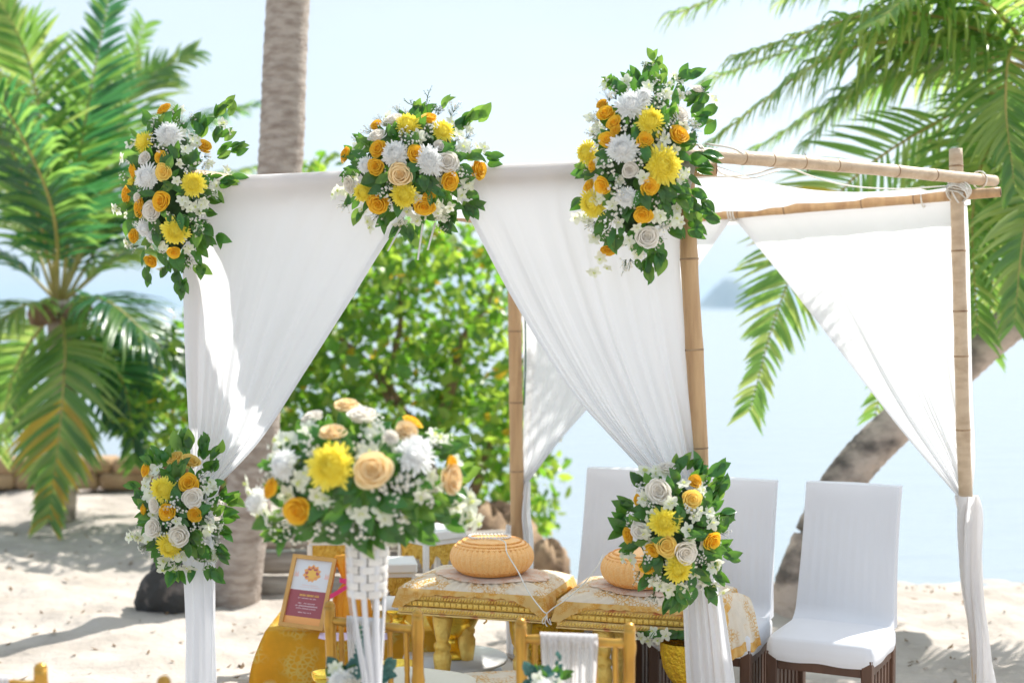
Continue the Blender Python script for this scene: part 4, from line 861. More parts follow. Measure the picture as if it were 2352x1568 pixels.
b.leaves([(200, 1090), (260, 1200), (340, 1290), (390, 1190), (660, 990), (730, 1080), (800, 1190), (860, 1080), (960, 1210), (1010, 1270), (850, 760), (930, 850), (1280, 1130), (1390, 1100), (1440, 1150), (1360, 950), (1500, 1010), (1560, 950), (1600, 1000), (1510, 1200), (1750, 1100), (1300, 600), (1400, 620), (1450, 640), (880, 430), (1100, 450), (840, 940), (700, 1180), (1220, 1190), (1340, 1180), (560, 1060), (950, 950), (1080, 870), (1200, 560), (1650, 1030), (780, 820), (620, 780), (1500, 780), (1250, 940), (900, 700), (1050, 1090)], L_=.075)
b.leaves([(1810, 450), (1840, 650), (1360, 960), (260, 1190)], pale=.9, L_=.07)
b.fill(120, 5, 12, L_=.07, ro=80, rs=84)

# woven stand below it
vs_c = P(843, 1200, 3.80); vx = vs_c.x
stand = thing('woven_stand', 'tall whitewashed woven cane stand of splayed slats holding the blurred bouquet', 'stand', (vx, 3.80, 0), world=True)
ztop = P(843, 1180, 3.80).z; zb = P(843, 1367, 3.80).z
pxm = 3.80/F
rows = 10
mb = MB(); mb.lathe([(.040, zb+.002), (.050, ztop)], 24, c=(vx, 3.80, 0)); mb.obj('slit_shade_core', M['slit'], stand)  # added dark cylinder, paints the shade between the cane strips
NB = 7
for r_ in range(rows):
    z = lerp(ztop, zb, (r_+.5)/rows); rad = lerp(50, 44, r_/(rows-1))*pxm; hh = (ztop-zb)/rows*.47
    for q_ in range(NB):
        a0 = 6.2832*(q_+.5*(r_ % 2))/NB+.35; span = 6.2832/NB*.93; mb = MB()
        def sg_(u, v):
            th = a0+(u-.5)*span; b_ = .0035*math.cos((u-.5)*3.0)-.0012*abs(2*v-1)**3
            return Vector((vx+math.cos(th)*(rad+b_), 3.80+math.sin(th)*(rad+b_), z+(v-.5)*2*hh))
        mb.grid(sg_, 12, 3); mb.obj('cane_strip', M['weave'], stand)
for k in range(9):
    th = 6.2832*(k+.5)/9+.1; e = Vector((math.cos(th), math.sin(th), 0)); s_ = Vector((-math.sin(th), math.cos(th), 0)); c0 = Vector((vx, 3.80, 0))
    tw = .8  # slats twist slightly as they narrow
    e2 = Vector((math.cos(th+.25), math.sin(th+.25), 0))
    pts = [c0+e*50*pxm+Vector((0, 0, ztop)), c0+e*43*pxm+Vector((0, 0, zb)), c0+Vector((.012, 0, 0))+e2*20*pxm+Vector((0, 0, P(843, 1568, 3.80).z)), c0+Vector((.012, 0, 0))+e2*16*pxm+Vector((0, 0, P(843, 1660, 3.80).z)), c0+e*60*pxm+Vector((0, 0, .0))]
    c = cat(pts[:4], 14)+cat([pts[3], (pts[3]+pts[4])/2-e*.004, pts[4]], 8)[1:]
    mb = MB(); vv = []
    for i, p in enumerate(c):
        w = .0072; vv += [p-s_*w-e*.001, p+s_*w-e*.001, p+s_*w+e*.001, p-s_*w+e*.001]
    mb.add(vv, [(i*4+j, i*4+(j+1) % 4, i*4+4+(j+1) % 4, i*4+4+j) for i in range(len(c)-1) for j in range(4)]); mb.obj('slat', M['slat'], stand)

# ---------------------------------------------------------------- chairs
def strip(c0, c1, w, th, nrm):
    """flat bar between two points"""
    d = (c1-c0).normalized(); s_ = d.cross(nrm).normalized(); n_ = s_.cross(d)
    vs = [p+s_*a*w/2+n_*b_*th/2 for p in (c0, c1) for a, b_ in ((-1, -1), (1, -1), (1, 1), (-1, 1))]
    return vs, [(0, 1, 5, 4), (1, 2, 6, 5), (2, 3, 7, 6), (3, 0, 4, 7), (3, 2, 1, 0), (4, 5, 6, 7)]
def covered_chair(label, loc, rz):
    """front faces -Y; dark wood chair, stretch cover on seat and back"""
    t = thing('covered_chair', label, 'chair', loc, rz, group='white covered chairs in front of the sea')
    w, d, sh, bh = .405, .42, .435, .98; lean = .13
    for sx in (-1, 1):
        mb = MB(); mb.box((sx*(w/2-.022), -d/2+.022, sh/2-.02), (.042, .042, sh-.04), bev=.004); mb.obj('leg', M['dark_wood'], t, smooth=False)
        mb = MB(); mb.box((sx*(w/2-.022), d/2-.022, sh/2-.02), (.040, .045, sh-.04), bev=.004); mb.obj('leg', M['dark_wood'], t, smooth=False)
        mb = MB(); mb.box((sx*(w/2-.02), 0, sh-.085), (.02, d-.09, .05)); mb.obj('rail', M['dark_wood'], t, smooth=False)
        mb = MB(); mb.box((sx*(w/2-.02), 0, .12), (.02, d-.09, .03)); mb.obj('rail', M['dark_wood'], t, smooth=False)
        for k in range(6):
            y = -d/2+.075+k*(d-.15)/5; mb = MB(); mb.box((sx*(w/2-.02), y, (sh-.11+.135)/2), (.012, .028, sh-.11-.135)); mb.obj('slat', M['dark_wood'], t, smooth=False)
    mb = MB(); mb.box((0, -d/2+.022, sh-.085), (w-.09, .02, .05)); mb.obj('rail', M['dark_wood'], t, smooth=False)
    mb = MB(); mb.box((0, d/2-.022, sh-.085), (w-.09, .02, .05)); mb.obj('rail', M['dark_wood'], t, smooth=False)
    # seat cover
    mb = MB()
    def seat(u, v):
        # v goes round the profile: skirt front .. top .. ; closed box of rounded sections
        a = u*6.2832; sx_ = math.cos(a); sy_ = math.sin(a); q = max(abs(sx_), abs(sy_)); x, y = sx_/q, sy_/q
        rr_ = 1-.035*(abs(x*y))**6
        prof = [(1.0, -.075), (1.025, -.055), (1.02, -.02), (.99, .004), (.95, .012), (.55, .018), (0.001, .02)]
        s_ = v*(len(prof)-1); k = min(int(s_), len(prof)-2); f, z = [lerp(prof[k][j], prof[k+1][j], s_-k) for j in (0, 1)]
        return Vector((x*w/2*f*rr_, y*d/2*f*rr_, sh+z+.003*math.sin(a*7)*(v < .3)))
    mb.grid(seat, 72, 18); mb.obj('seat_cover', M['cover'], t)
    # back: frame slats inside the cover
    y0 = d/2-.03; H = bh-sh
    bk = lambda x, z, o: Vector((x*(1-.05*z), y0+lean*z**1.15+o, sh+z*H))
    for k in range(9):
        x = -.148+k*.037; vs_, fs_ = strip(bk(x, .06, .014), bk(x, .86, .014), .022, .012, Vector((0, 1, 0))); mb = MB(); mb.add(vs_, fs_); mb.obj('back_slat', M['dark_wood'], t, smooth=False)
    for sx in (-1, 1):
        vs_, fs_ = strip(bk(sx*.178, 0, .022), bk(sx*.172, .95, .022), .03, .035, Vector((0, 1, 0))); mb = MB(); mb.add(vs_, fs_); mb.obj('back_post', M['dark_wood'], t, smooth=False)
    vs_, fs_ = strip(bk(-.16, .87, .024), bk(.16, .87, .024), .07, .014, Vector((0, 1, 0))); mb = MB(); mb.add(vs_, fs_); mb.obj('top_rail', M['dark_wood'], t, smooth=False)
    mb = MB()
    def cov(u, v):
        a = u*6.2832; X = .200*max(-1, min(1, 1.25*math.cos(a))); o = .03+.026*max(-1, min(1, 1.6*math.sin(a)))*(1.0 if math.sin(a) > 0 else 1.25)
        z = v*1.0; bow = (-.008*math.sin(min(1, z)*math.pi)*math.cos(X*7)-.0016*math.cos(6.2832*X/.037)*.7*(abs(X) < .17)*max(0, min(1, (.86-z)*12))*min(1, z*4))*(math.sin(a) < 0)
        p = bk(X*(1-.03*math.sin(z*math.pi)), z, o+bow)
        if math.sin(a) < 0 and z < .1: p.y -= .05*(1-z/.1)**2
        return p
    mb.grid(cov, 200, 24)
    n0 = len(mb.v); mb.add([cov(k/200, 1) for k in range(200)]+[bk(0, 1.012, .03)], [(k, (k+1) % 200, 200) for k in range(200)])
    mb.obj('back_cover', M['cover'], t)
    return t
# seat centre positions
covered_chair('white covered chair nearest to the right post, fully visible in front of the leaning palm', (1.245, 5.50, 0), R(-27))
covered_chair('white covered chair half hidden by the lower right bouquet, middle of the three', (.80, 5.66, 0), R(-22))
covered_chair('white covered chair behind the orange cushions, left of the lower right bouquet', (.41, 6.02, 0), R(-20))

def chiavari(label, loc, rz, w=.315, h=.82, seat_h=.49, d=.38):
    """back towards the camera (-Y), seat beyond it"""
    t = thing('chiavari_chair', label, 'chair', loc, rz, group='gold bamboo style chairs in the front row')
    def turned(p0, p1, r, n=34):
        L_ = (p1-p0).length; c = [lerp(p0, p1, i/(n-1)) for i in range(n)]; rings = [.13, .2, .38, .55, .75, .93]
        rad = []
        for i in range(n):
            tt = i/(n-1); dd = min(abs(tt-x) for x in rings); rad.append(r*(1+.22*math.exp(-(dd*n/1.0)**2)))
        mb = MB(); mb.tube(c, rad, 12); return mb
    for sx in (-1, 1):
        mb = turned(Vector((sx*w/2*.94, 0, 0)), Vector((sx*w/2, -.03, h)), .0168, 50); mb.lathe([(.016, h-.004), (.0165, h+.004), (.012, h+.012), (.001, h+.016)], 12, c=(sx*w/2, -.03, 0)); mb.obj('leg', M['chia'], t)
        turned(Vector((sx*w/2*1.02, d, 0)), Vector((sx*w/2*1.02, d, seat_h-.01)), .014).obj('leg', M['chia'], t)
        for z in (.12, .24): turned(Vector((sx*w/2, 0, z)), Vector((sx*w/2, d, z)), .009, 16).obj('stretcher', M['chia'], t)
    for y in (0, d): turned(Vector((-w/2, y, .18)), Vector((w/2, y, .18)), .009, 16).obj('stretcher', M['chia'], t)
    for z, y in ((h-.045, -.028), (h-.235, -.02), (h-.30, -.017)): turned(Vector((-w/2, y, z)), Vector((w/2, y, z)), .0115 if z > h-.1 else .009, 16).obj('rail', M['chia'], t)
    for k in range(5):
        x = -w/2+(k+.7)*w/5.4; turned(Vector((x, -.02, h-.235)), Vector((x, -.028, h-.05)), .0072, 20).obj('spindle', M['chia'], t)
    mb = MB(); mb.box((0, d/2, seat_h-.02), (w*1.04, d*1.02, .025), bev=.006); mb.obj('seat', M['chia'], t)
    mb = MB()
    def pad(u, v):
        a = u*6.2832; q = (abs(math.cos(a))**5+abs(math.sin(a))**5)**(1/5); f, z = [(.97, 0), (1.04, .012), (1.03, .03), (.9, .043), (.5, .05), (.001, .052)][min(5, int(v*5+.5))]
        return Vector((math.cos(a)/q*w*.53*f, d/2+math.sin(a)/q*d*.52*f, seat_h-.007+z))
    mb.grid(pad, 48, 5); mb.obj('seat_pad', M['seat'], t)
    return t
def top_sash(label, p0, p1, drop, seed, spread=.6):
    """sheer cloth hung over a chair's top rail"""
    def fn(u, v):
        n = Vector((.05, -1, 0)).normalized()
        if v < .12: a = math.pi*(v/.12); p = lerp(p0, p1, u); return p-n*math.cos(a)*.018+Vector((0, 0, .018*math.sin(a)-.02*(v < .03)))
        t = (v-.12)/.88; uu = .5+(u-.5)*(1-(1-spread)*t); p = lerp(p0, p1, uu)
        return p+n*(.018+.007*math.sin(u*28+seed)*(.3+t)+.004*math.sin(u*61+seed*2))+Vector((0, 0, -t*drop))
    mb = MB(); mb.grid(fn, 80, 40); return tag(mb.obj('chair_sash', M['sheer']), label, 'sash', group='white sashes on the gold chairs')
def chair_from_posts(label, pl, pr, Yl, Yr, h=.82):
    A = P(pl[0], pl[1], Yl); B = P(pr[0], pr[1], Yr); w = math.hypot(B.x-A.x, B.y-A.y); rz = math.atan2(B.y-A.y, B.x-A.x); mid = (A+B)/2
    n = Vector((math.sin(-rz), math.cos(rz), 0)); loc = (mid.x-math.sin(rz)*.03, mid.y+math.cos(rz)*.03, 0)
    chiavari(label, loc, rz, w=w, h=(A.z+B.z)/2-.015)
    return A, B
A, B = chair_from_posts('gold bamboo chair straight behind the woven stand', (757, 1382), (959, 1397), 4.30, 4.17)
dz = Vector((0, 0, -.055)); top_sash('sheer white sash on the chair behind the woven stand', lerp(A, B, .20)+dz, lerp(A, B, .63)+dz, .42, 1)
A, B = chair_from_posts('gold bamboo chair with a wide white sash in front of the right cushion table', (1196, 1419), (1446, 1428), 4.04, 3.98)
top_sash('wide white pleated sash on the chair in front of the right cushion table', lerp(A, B, .18)+dz, lerp(A, B, .71)+dz, .40, 2, .72)
A, B = chair_from_posts('gold bamboo chair at the bottom left edge, only its right post in view', (-150, 1510), (93, 1520), 3.6, 3.55)
top_sash('white sash on the chair at the bottom left edge', lerp(A, B, .25)+dz, lerp(A, B, .72)+dz, .4, 3)
chair_from_posts('gold bamboo chair whose post tip just shows between the left edge and the curtain tail', (376, 1552), (620, 1562), 3.45, 3.4)

# small posies on the chairs
def posy(label, px, py, Y, seed, w=60):
    b = Bouquet('posy', label, 'flower posy', 'small posies tied to the gold chairs', 0, 0, 1/1.0885, Y, px, py, w, w*1.1, .05, seed)
    rg = random.Random(seed)
    for k in range(5):
        b.put('orchid', OM[k % 3], px+rg.uniform(-.7, .7)*w, py+rg.uniform(-.8, .6)*w, 20, lift=.02)
    b.put('chrysanthemum', CM['white'][0], px-w*.35, py+w*.1, 28, lift=.02, label='white chrysanthemum')
    b.put('rose', RM['cream'][0], px+w*.2, py+w*.3, 24, lift=.02, label='cream white rose')
    b.put('daisy_spray', SM[0], px+w*.1, py-w*.3, 26, lift=.01); b.put('daisy_spray', SM[1], px+w*.4, py, 26, lift=.01)
    for k in range(26): b.leaf1(px+rg.uniform(-1, 1)*w, py+rg.uniform(-1, 1)*w, .045, .005, LME[0] if k % 3 == 0 else None)
    return b
b = posy('small cream posy with eucalyptus on the chair behind the woven stand', 795, 1560, 3.9, 31, 40)
for k in range(11):
    y = 1440+k*11; 
    for sg in (-1, 1): b.leaf1(828+sg*(3+k*.9), y, .012+k*.0022, .02, LME[0], ang=(.4 if sg > 0 else 2.7))
mb = MB(); mb.tube([P(827, 1432, 3.85), P(830, 1500, 3.85), P(834, 1580, 3.86)], .0012, 5); mb.obj('twig', M['stem'], b.t)
for k in range(16):
    b.leaf1(893+random.uniform(-14, 12), 1562-k*3+random.uniform(-6, 6), .03, .02, LME[0])
b = posy('small cream posy on the chair with the wide sash', 1262, 1580, 3.85, 32, 42)
for k in range(9): b.leaf1(1215+random.uniform(-12, 12), 1525+k*6, .026, .02, LME[0]); b.leaf1(1282+random.uniform(-6, 6), 1500+k*7, .016, .02, LME[0])

# ---------------------------------------------------------------- gold tables
def gold_table(label, x0, y0, ux, uy, W_, D_, z, seed):
    """front left corner (x0,y0), front edge direction (ux,uy)"""
    rz = math.atan2(uy, ux); t = thing('gold_table', label, 'table', (x0, y0, 0), rz, group='low carved gold tables with cushions')
    ap = .088
    mb = MB(); mb.box((W_/2, D_/2, z-.012), (W_, D_, .02), bev=.004); mb.obj('tabletop', M['gold_red'], t, smooth=False)
    sides = [((0, 0), (1, 0), W_), ((W_, 0), (0, 1), D_), ((W_, D_), (-1, 0), W_), ((0, D_), (0, -1), D_)]
    for (sx, sy), (dx, dy), L_ in sides:
        nx_, ny_ = dy, -dx
        def bar(z0, h_, out, m, name, bev=.004):
            mb = MB(); c = (sx+dx*L_/2-nx_*(.012-out), sy+dy*L_/2-ny_*(.012-out), z0)
            szz = (L_+2*out-.002, .024, h_) if dx else (.024, L_+2*out-.03, h_)
            mb.box(c, szz, bev=bev); mb.obj(name, m, t, smooth=False)
        bar(z-.028, .020, .012, M['gold_red'], 'moulding'); bar(z-.052, .026, .008, M['gold'], 'frieze_board'); bar(z-.079, .024, .013, M['gold_red'], 'moulding'); bar(z-.095, .006, .016, M['gold_red'], 'moulding', .002)
        nb = int(L_/.023)
        for k in range(nb):
            q = (k+.5)/nb*L_; mb = MB(); mb.box((0, 0, 0), ((L_/nb-.003), .006+.002*(k % 2), .019) if dx else (.006+.002*(k % 2), (L_/nb-.003), .019), bev=.002)
            o = mb.obj('carved_block', M['gold'], t, smooth=False); o.location = (sx+dx*q+nx_*.011, sy+dy*q+ny_*.011, z-.052)
        # rope mouldings
        for zz in (z-.030, z-.079):
            mb = MB(); n = int(L_/.012)
            for k in range(n):
                q = (k+.5)/n*L_; c = Vector((sx+dx*q+nx_*.013, sy+dy*q+ny_*.013, zz)); e = Vector((dx*.006, dy*.006, .008)); mb.tube([c-e, c, c+e], [.001, .0056, .001], 6)
            mb.obj('rope_moulding', M['gold'], t, kind='stuff')
    for lx in (.14*W_/.55, W_-.1):
        for ly in (.06, D_-.06):
            mb = MB(); c = (lx, ly, 0)
            f = lambda pr: mb.lathe(pr, 4, c=c)
            mb.lathe([(.036, z-.10), (.040, z-.125), (.030, z-.19), (.024, z-.215), (.034, z-.225), (.034, z-.24), (.028, z-.25), (.036, z-.268), (.036, z-.29), (.026, z-.36), (.03, z-.42), (.02, 0.05), (.03, .0)], 12, c=c, mod=lambda tt, a: 1+.07*math.cos(a*6))
            mb.obj('leg', M['gold'], t)
    Mx = Matrix.Translation((x0, y0, 0)) @ Matrix.Rotation(rz, 4, 'Z')
    return t, Mx
def cushion_cover(label, Mx, W_, D_, z, h, seed, over=.03, drape=None):
    """lace covered domed cushion whose scalloped edge falls over the table's edge"""
    rg = random.Random(seed); p1 = rg.uniform(0, 6)
    t = thing('lace_cushion', label, 'cushion', Mx @ Vector((W_/2, D_/2, z)), world=True, group='lace covered cushions on the gold tables')
    def body(u, v):
        x, y = (u-.5)*2, (v-.5)*2; q = max(abs(x), abs(y)); zz = h*(1-q**2.6)**.62 if q < 1 else 0
        pl = .0035*math.sin(math.atan2(y, x)*46+p1)*min(1, q*1.4)*(q < .97)
        return Mx @ Vector((W_/2+x*(W_/2+.012), D_/2+y*(D_/2+.012), z+.002+zz+pl))
    mb = MB(); mb.grid(body, 110, 70); mb.obj('cushion_body', M['lace_cream'], t)
    def edge(u, v):
        per = 2*(W_+D_); s_ = u*per
        if s_ < W_: x, y, nx_, ny_ = s_, 0, 0, -1
        elif s_ < W_+D_: x, y, nx_, ny_ = W_, s_-W_, 1, 0
        elif s_ < 2*W_+D_: x, y, nx_, ny_ = W_-(s_-W_-D_), D_, 0, 1
        else: x, y, nx_, ny_ = 0, D_-(s_-2*W_-D_), -1, 0
        cornerd = min(math.hypot(x-a, y-b_) for a in (0, W_) for b_ in (0, D_))
        ln = .014+.006*abs(math.sin(s_*60))+.060*math.exp(-(cornerd/.07)**2)
        o = .014+.012*v+.004*math.sin(s_*70)*v+ .018*v*math.exp(-(cornerd/.06)**2)
        cx, cy = (x-W_/2)/(W_/2), (y-D_/2)/(D_/2); cr_ = math.exp(-(cornerd/.05)**2)
        dx, dy = nx_*(1-cr_)+cx*.7*cr_, ny_*(1-cr_)+cy*.7*cr_
        return Mx @ Vector((x+dx*o, y+dy*o, z+.006-ln*v))
    mb = MB(); mb.grid(edge, 340, 5); mb.obj('lace_border', M['lace_edge'], t)
    return t
ux, uy = .956, -.293
tA, MA = gold_table('low carved gold table left of the bouquet, with the whole orange cushion on it', -.435, 5.60, ux, uy, .578, .42, .590, 1)
cushion_cover('cream lace cushion on the left gold table', MA, .578, .42, .590, .042, 1)
tB, MBx = gold_table('low carved gold table right of the other, partly behind the lower right bouquet', .185, 5.40, ux, uy, .60, .42, .578, 2)
cushion_cover('cream lace cushion on the right gold table', MBx, .60, .42, .578, .045, 2)
def doily(label, Mx, cx, cy, z, r, base_h, W_, D_):
    def fn(u, v):
        a = u*6.2832; rr_ = r*v*(1+.03*abs(math.sin(a*9))*(v > .9)); x, y = cx+math.cos(a)*rr_, cy+math.sin(a)*rr_*.72
        q = max(abs(x-W_/2)/(W_/2+.012), abs(y-D_/2)/(D_/2+.012)); zz = base_h*(1-q**2.6)**.62 if q < 1 else -.02*(q-1)*10
        return Mx @ Vector((x, y, z+zz+.0075))
    mb = MB(); mb.grid(fn, 160, 14); return tag(mb.obj('lace_doily', M['doily']), label, 'doily', group='pink lace doilies under the orange cushions')
doily('pink lace doily under the fully visible orange cushion', MA, .31, .20, .590, .23, .042, .578, .42)
doily('pink lace doily under the orange cushion half hidden by flowers', MBx, .30, .20, .578, .23, .045, .60, .42)
def orange_cushion(label, c, R_, H_, seed):
    t = thing('ribbed_cushion', label, 'cushion', c, world=True, group='round ribbed orange cushions')
    N_ = 14
    prof = []
    for i in range(41):
        a = -math.pi/2+math.pi*i/40; prof.append((R_*(abs(math.cos(a))**.55)+.001, H_/2*math.sin(a)))
    def mod(t_, a):
        m_ = max(0, 1-abs(t_-.5)/.30); return 1+.042*abs(math.sin(a*21))**.7*min(1, m_*3)
    mb = MB(); mb.lathe(prof, 288, c=c, mod=mod); mb.obj('cushion_body', M['orange_rib'], t)
    for zf, rf in ((.70, .82), (.56, .90), (.84, .66), (-.66, .85), (-.80, .72)):
        pts = []; n = 260
        z = H_/2*zf; r = R_*(math.sqrt(max(0, 1-zf*zf)))**.55
        for s_ in (0, math.pi):
            pts = [Vector(c)+Vector(((r+.0015+.002*math.sin(k*2*math.pi*52/n+s_))*math.cos(k*2*math.pi/n), (r+.0015+.002*math.sin(k*2*math.pi*52/n+s_))*math.sin(k*2*math.pi/n), z+.003*math.cos(k*2*math.pi*52/n+s_))) for k in range(n+1)]
            mb = MB(); mb.tube(pts, .0028, 5, cap=False)
            mb.obj('braid', M['braid'], t)
    return t
cA = MA @ Vector((.315, .20, 0)); cA.z = .590+.042+.070
cA.x = P(1130, 1280, cA.y).x
orange_cushion('round ribbed orange cushion on the left gold table', cA, .162, .148, 1)
cB = MBx @ Vector((.30, .20, 0)); cB.z = .578+.045+.066; cB.x = P(1475, 1300, cB.y).x
orange_cushion('round ribbed orange cushion on the right gold table, half hidden by flowers', cB, .155, .140, 2)
# cotton crown of beads and thread
cr_ = thing('thread_circlet', 'white beaded cotton circlet on the left orange cushion with its long thread', 'circlet', (cA.x, cA.y, cA.z+.08), world=True)
for k in range(34):
    a = k*6.2832/34; p = Vector((cA.x-.01+.082*math.cos(a), cA.y+.05*math.sin(a), cA.z+.079+.002*math.sin(a*3))); mb = MB(); mb.lathe([(.001, -.0055), (.005, -.003), (.0062, 0), (.005, .003), (.001, .0055)], 8, c=p); mb.obj('bead', M['bead'], cr_)
zc = .64
thr = [Vector((cA.x-.01, cA.y-.05, cA.z+.08)), Vector((cA.x+.05, cA.y-.10, cA.z+.075)), P(1165, 1270, 5.50), P(1190, 1312, 5.44), P(1215, 1360, 5.36), P(1245, 1400, 5.30), P(1256, 1408, 5.29)]
mb = MB(); mb.tube(cat(thr, 60), lambda t_, a: .0026, 6); mb.obj('thread', M['cord'], cr_)
mb = MB(); mb.tube(cat([P(1256, 1408, 5.29), P(1270, 1396, 5.29), P(1305, 1372, 5.30), P(1340, 1340, 5.30), P(1372, 1300, 5.32), P(1384, 1275, 5.38)], 40), .0023, 6); mb.obj('thread', M['cord'], cr_)
mb = MB()
for pts in ([(1256, 1408), (1255, 1420), (1248, 1432), (1246, 1424), (1255, 1412)], [(1256, 1408), (1258, 1425), (1266, 1434), (1262, 1420)], [(1256, 1410), (1252, 1428), (1257, 1438)]):
    mb.tube(cat([P(x, y, 5.285) for x, y in pts], 16), .0019, 5)
mb.obj('knot', M['cord'], cr_)
# lace corner cloth falling right of the second table
def drape(u, v):
    a, b_ = P(1655, 1372, 5.35), P(1722, 1372, 5.55); c, d = P(1672, 1512, 5.30), P(1748, 1478, 5.45)
    top = lerp(a, b_, u)+Vector((0, 0, .02*math.sin(u*3.14))); bot = lerp(c, d, u)+Vector((0, 0, -.012*abs(math.sin(u*6.28))))
    return lerp(top, bot, v)+Vector((0, -.012*math.sin(u*19)*v-.01*math.sin(v*3), 0))+Vector((0, 0, .035*math.sin(min(1, v*2)*1.57)*(1-v)))
mb = MB(); mb.grid(drape, 60, 30); o = mb.obj('lace_corner', M['lace_cream']); tag(o, 'cream lace cloth corner hanging off the right end of the right gold table', 'lace cloth')
mb = MB(); mb.grid(lambda u, v: drape(u, .86+.145*v)+Vector((0, -.003, 0)), 60, 4); q = mb.obj('lace_border', M['lace_edge'], o)
def drape2(u, v):
    a, b_, c, d = P(1585, 1372, 5.30), P(1655, 1366, 5.42), P(1600, 1392, 5.25), P(1672, 1392, 5.32)
    return lerp(lerp(a, b_, u), lerp(c, d, u), v)

# low lace covered stool at the bottom
st = thing('kneeling_stool', 'low lace topped gold kneeling stool at the bottom edge between the two gold chairs', 'stool', (P(1165, 1560, 5.0).x, 5.0, 0), .2)
mb = MB(); mb.box((0, 0, .37), (.32, .22, .05), bev=.02); mb.obj('seat', M['lace_cream'], st); mb = MB(); mb.box((0, 0, .325), (.31, .21, .036), bev=.004); mb.obj('frame', M['gold_red'], st, smooth=False)
for sx in (-1, 1):
    for sy in (-1, 1): mb = MB(); mb.lathe([(.014, 0), (.02, .1), (.014, .2), (.022, .307)], 10, c=(sx*.13, sy*.08, 0)); mb.obj('leg', M['gold'], st)

# ---------------------------------------------------------------- gold vessels
def vessel(name, label, px, Y, z0, prof, m='gold_carved', mod=None, group='gold offering vessels', part='bowl'):
    x = P(px, 1400, Y).x; t = thing(name, label, 'gold bowl', (x, Y, z0), group=group)
    mb = MB(); mb.lathe(prof, 64, mod=mod); mb.obj(part, M[m], t)
    return t
PED = [(.075, 0), (.085, .012), (.07, .03), (.055, .09), (.05, .13), (.062, .15), (.05, .165), (.035, .18), (.035, .195), (.055, .205), (.07, .225), (.088, .26), (.097, .31), (.1, .35), (.104, .36), (.098, .358), (.09, .30), (.001, .27)]
pet = lambda t_, a: 1+.022*abs(math.sin(a*10))*(t_ > .5)
v = vessel('pedestal_bowl', 'embossed gold pedestal bowl of white orchids below the lower right bouquet', 1578, 5.28, .10, PED, mod=pet)
vessel('pedestal_bowl', 'embossed gold pedestal bowl behind the left post of the sashed gold chair', 1226, 5.75, .08, PED, mod=pet)
vessel('pedestal_bowl', 'embossed gold pedestal bowl under the corner where the two gold tables meet', 1300, 5.9, .06, PED, mod=pet)
mb = MB(); mb.box((0, 0, 0), (.3, .25, .1), bev=.005); o = mb.obj('offering_block', M['paintw'], smooth=False); o.location = (P(1578, 1400, 5.28).x, 5.28, .05); tag(o, 'white block under the gold bowl of orchids', 'block')
bo = Bouquet('orchid_bunch', 'white orchids and leaves lying in the gold pedestal bowl under the right table', 'flower bunch', None, 0, 0, 1/1.0885, 5.28, 1560, 1456, 66, 16, .06, 41)
for x, y in ((1455, 1455), (1475, 1462), (1500, 1450), (1512, 1466), (1530, 1455), (1490, 1470), (1600, 1450)): bo.put('orchid', OM[x % 3], x, y, 15, lift=.03)
for x in range(1480, 1620, 9): bo.leaf1(x, 1455, .06, .01)
BOWL = [(.075, 0), (.08, .01), (.06, .04), (.035, .06), (.03, .075), (.045, .085), (.085, .11), (.11, .16), (.118, .22), (.122, .228), (.116, .225), (.1, .15), (.001, .11)]
t = vessel('gold_bowl', 'large polished gold bowl on a foot behind the leg of the left gold table', 1040, 5.95, .235, BOWL, 'gold_bright')
for sx in (-1, 1):
    mb = MB(); mb.tube([Vector((sx*.115, 0, .2)), Vector((sx*.14, -.01, .2)), Vector((sx*.142, -.01, .15)), Vector((sx*.13, -.01, .14))], .004, 8); mb.obj('handle', M['gold_bright'], t)
vessel('gold_cup', 'small gold stem cup left of the woven stand', 745, 5.3, .235, [(.04, 0), (.03, .01), (.01, .03), (.012, .05), (.045, .075), (.05, .1), (.046, .1), (.001, .07)], 'gold_bright')
vessel('gold_tray', 'shallow round gold bowl behind the middle spindles of the chair by the woven stand', 915, 5.6, .20, [(.05, 0), (.07, .02), (.085, .06), (.088, .09), (.083, .09), (.001, .03)], 'gold_bright')
vessel('gold_stand', 'round gold stand carrying a white roll beside the woven stand', 915, 6.0, .345, [(.05, 0), (.055, .01), (.03, .03), (.04, .055), (.062, .07), (.066, .085), (.001, .086)], 'gold_bright', part='stand_body')
mb = MB(); mb.tube([P(880, 1386, 5.98), P(884, 1386, 5.98), P(924, 1387, 5.96), P(927, 1387, 5.96)], [.028, .034, .034, .028], 20); tag(mb.obj('towel_roll', M['paintw']), 'white cloth roll on the gold stand beside the left gold table', 'cloth roll')
mb = MB(); mb.lathe([(.2, 0), (.2, .03), (.17, .035), (.17, .06), (.22, .07), (.22, .085), (.001, .086)], 32, c=(P(1045, 1400, 5.95).x, 5.95, .148)); tag(mb.obj('white_pedestal', M['paintw']), 'white round pedestal plate under the large gold bowl', 'pedestal')
mb = MB(); mb.lathe([(.09, 0), (.09, .2), (.12, .21), (.12, .232), (.001, .233)], 32, c=(P(745, 1400, 5.3).x, 5.3, 0)); tag(mb.obj('white_pedestal', M['paintw']), 'small white pedestal under the gold stem cup', 'pedestal')
mb = MB(); mb.box((P(1045, 1400, 5.95).x, 5.95, .072), (.36, .3, .144), bev=.01); tag(mb.obj('white_plinth', M['paintw'], smooth=False), 'white plinth carrying the pedestal plate and large gold bowl', 'plinth')

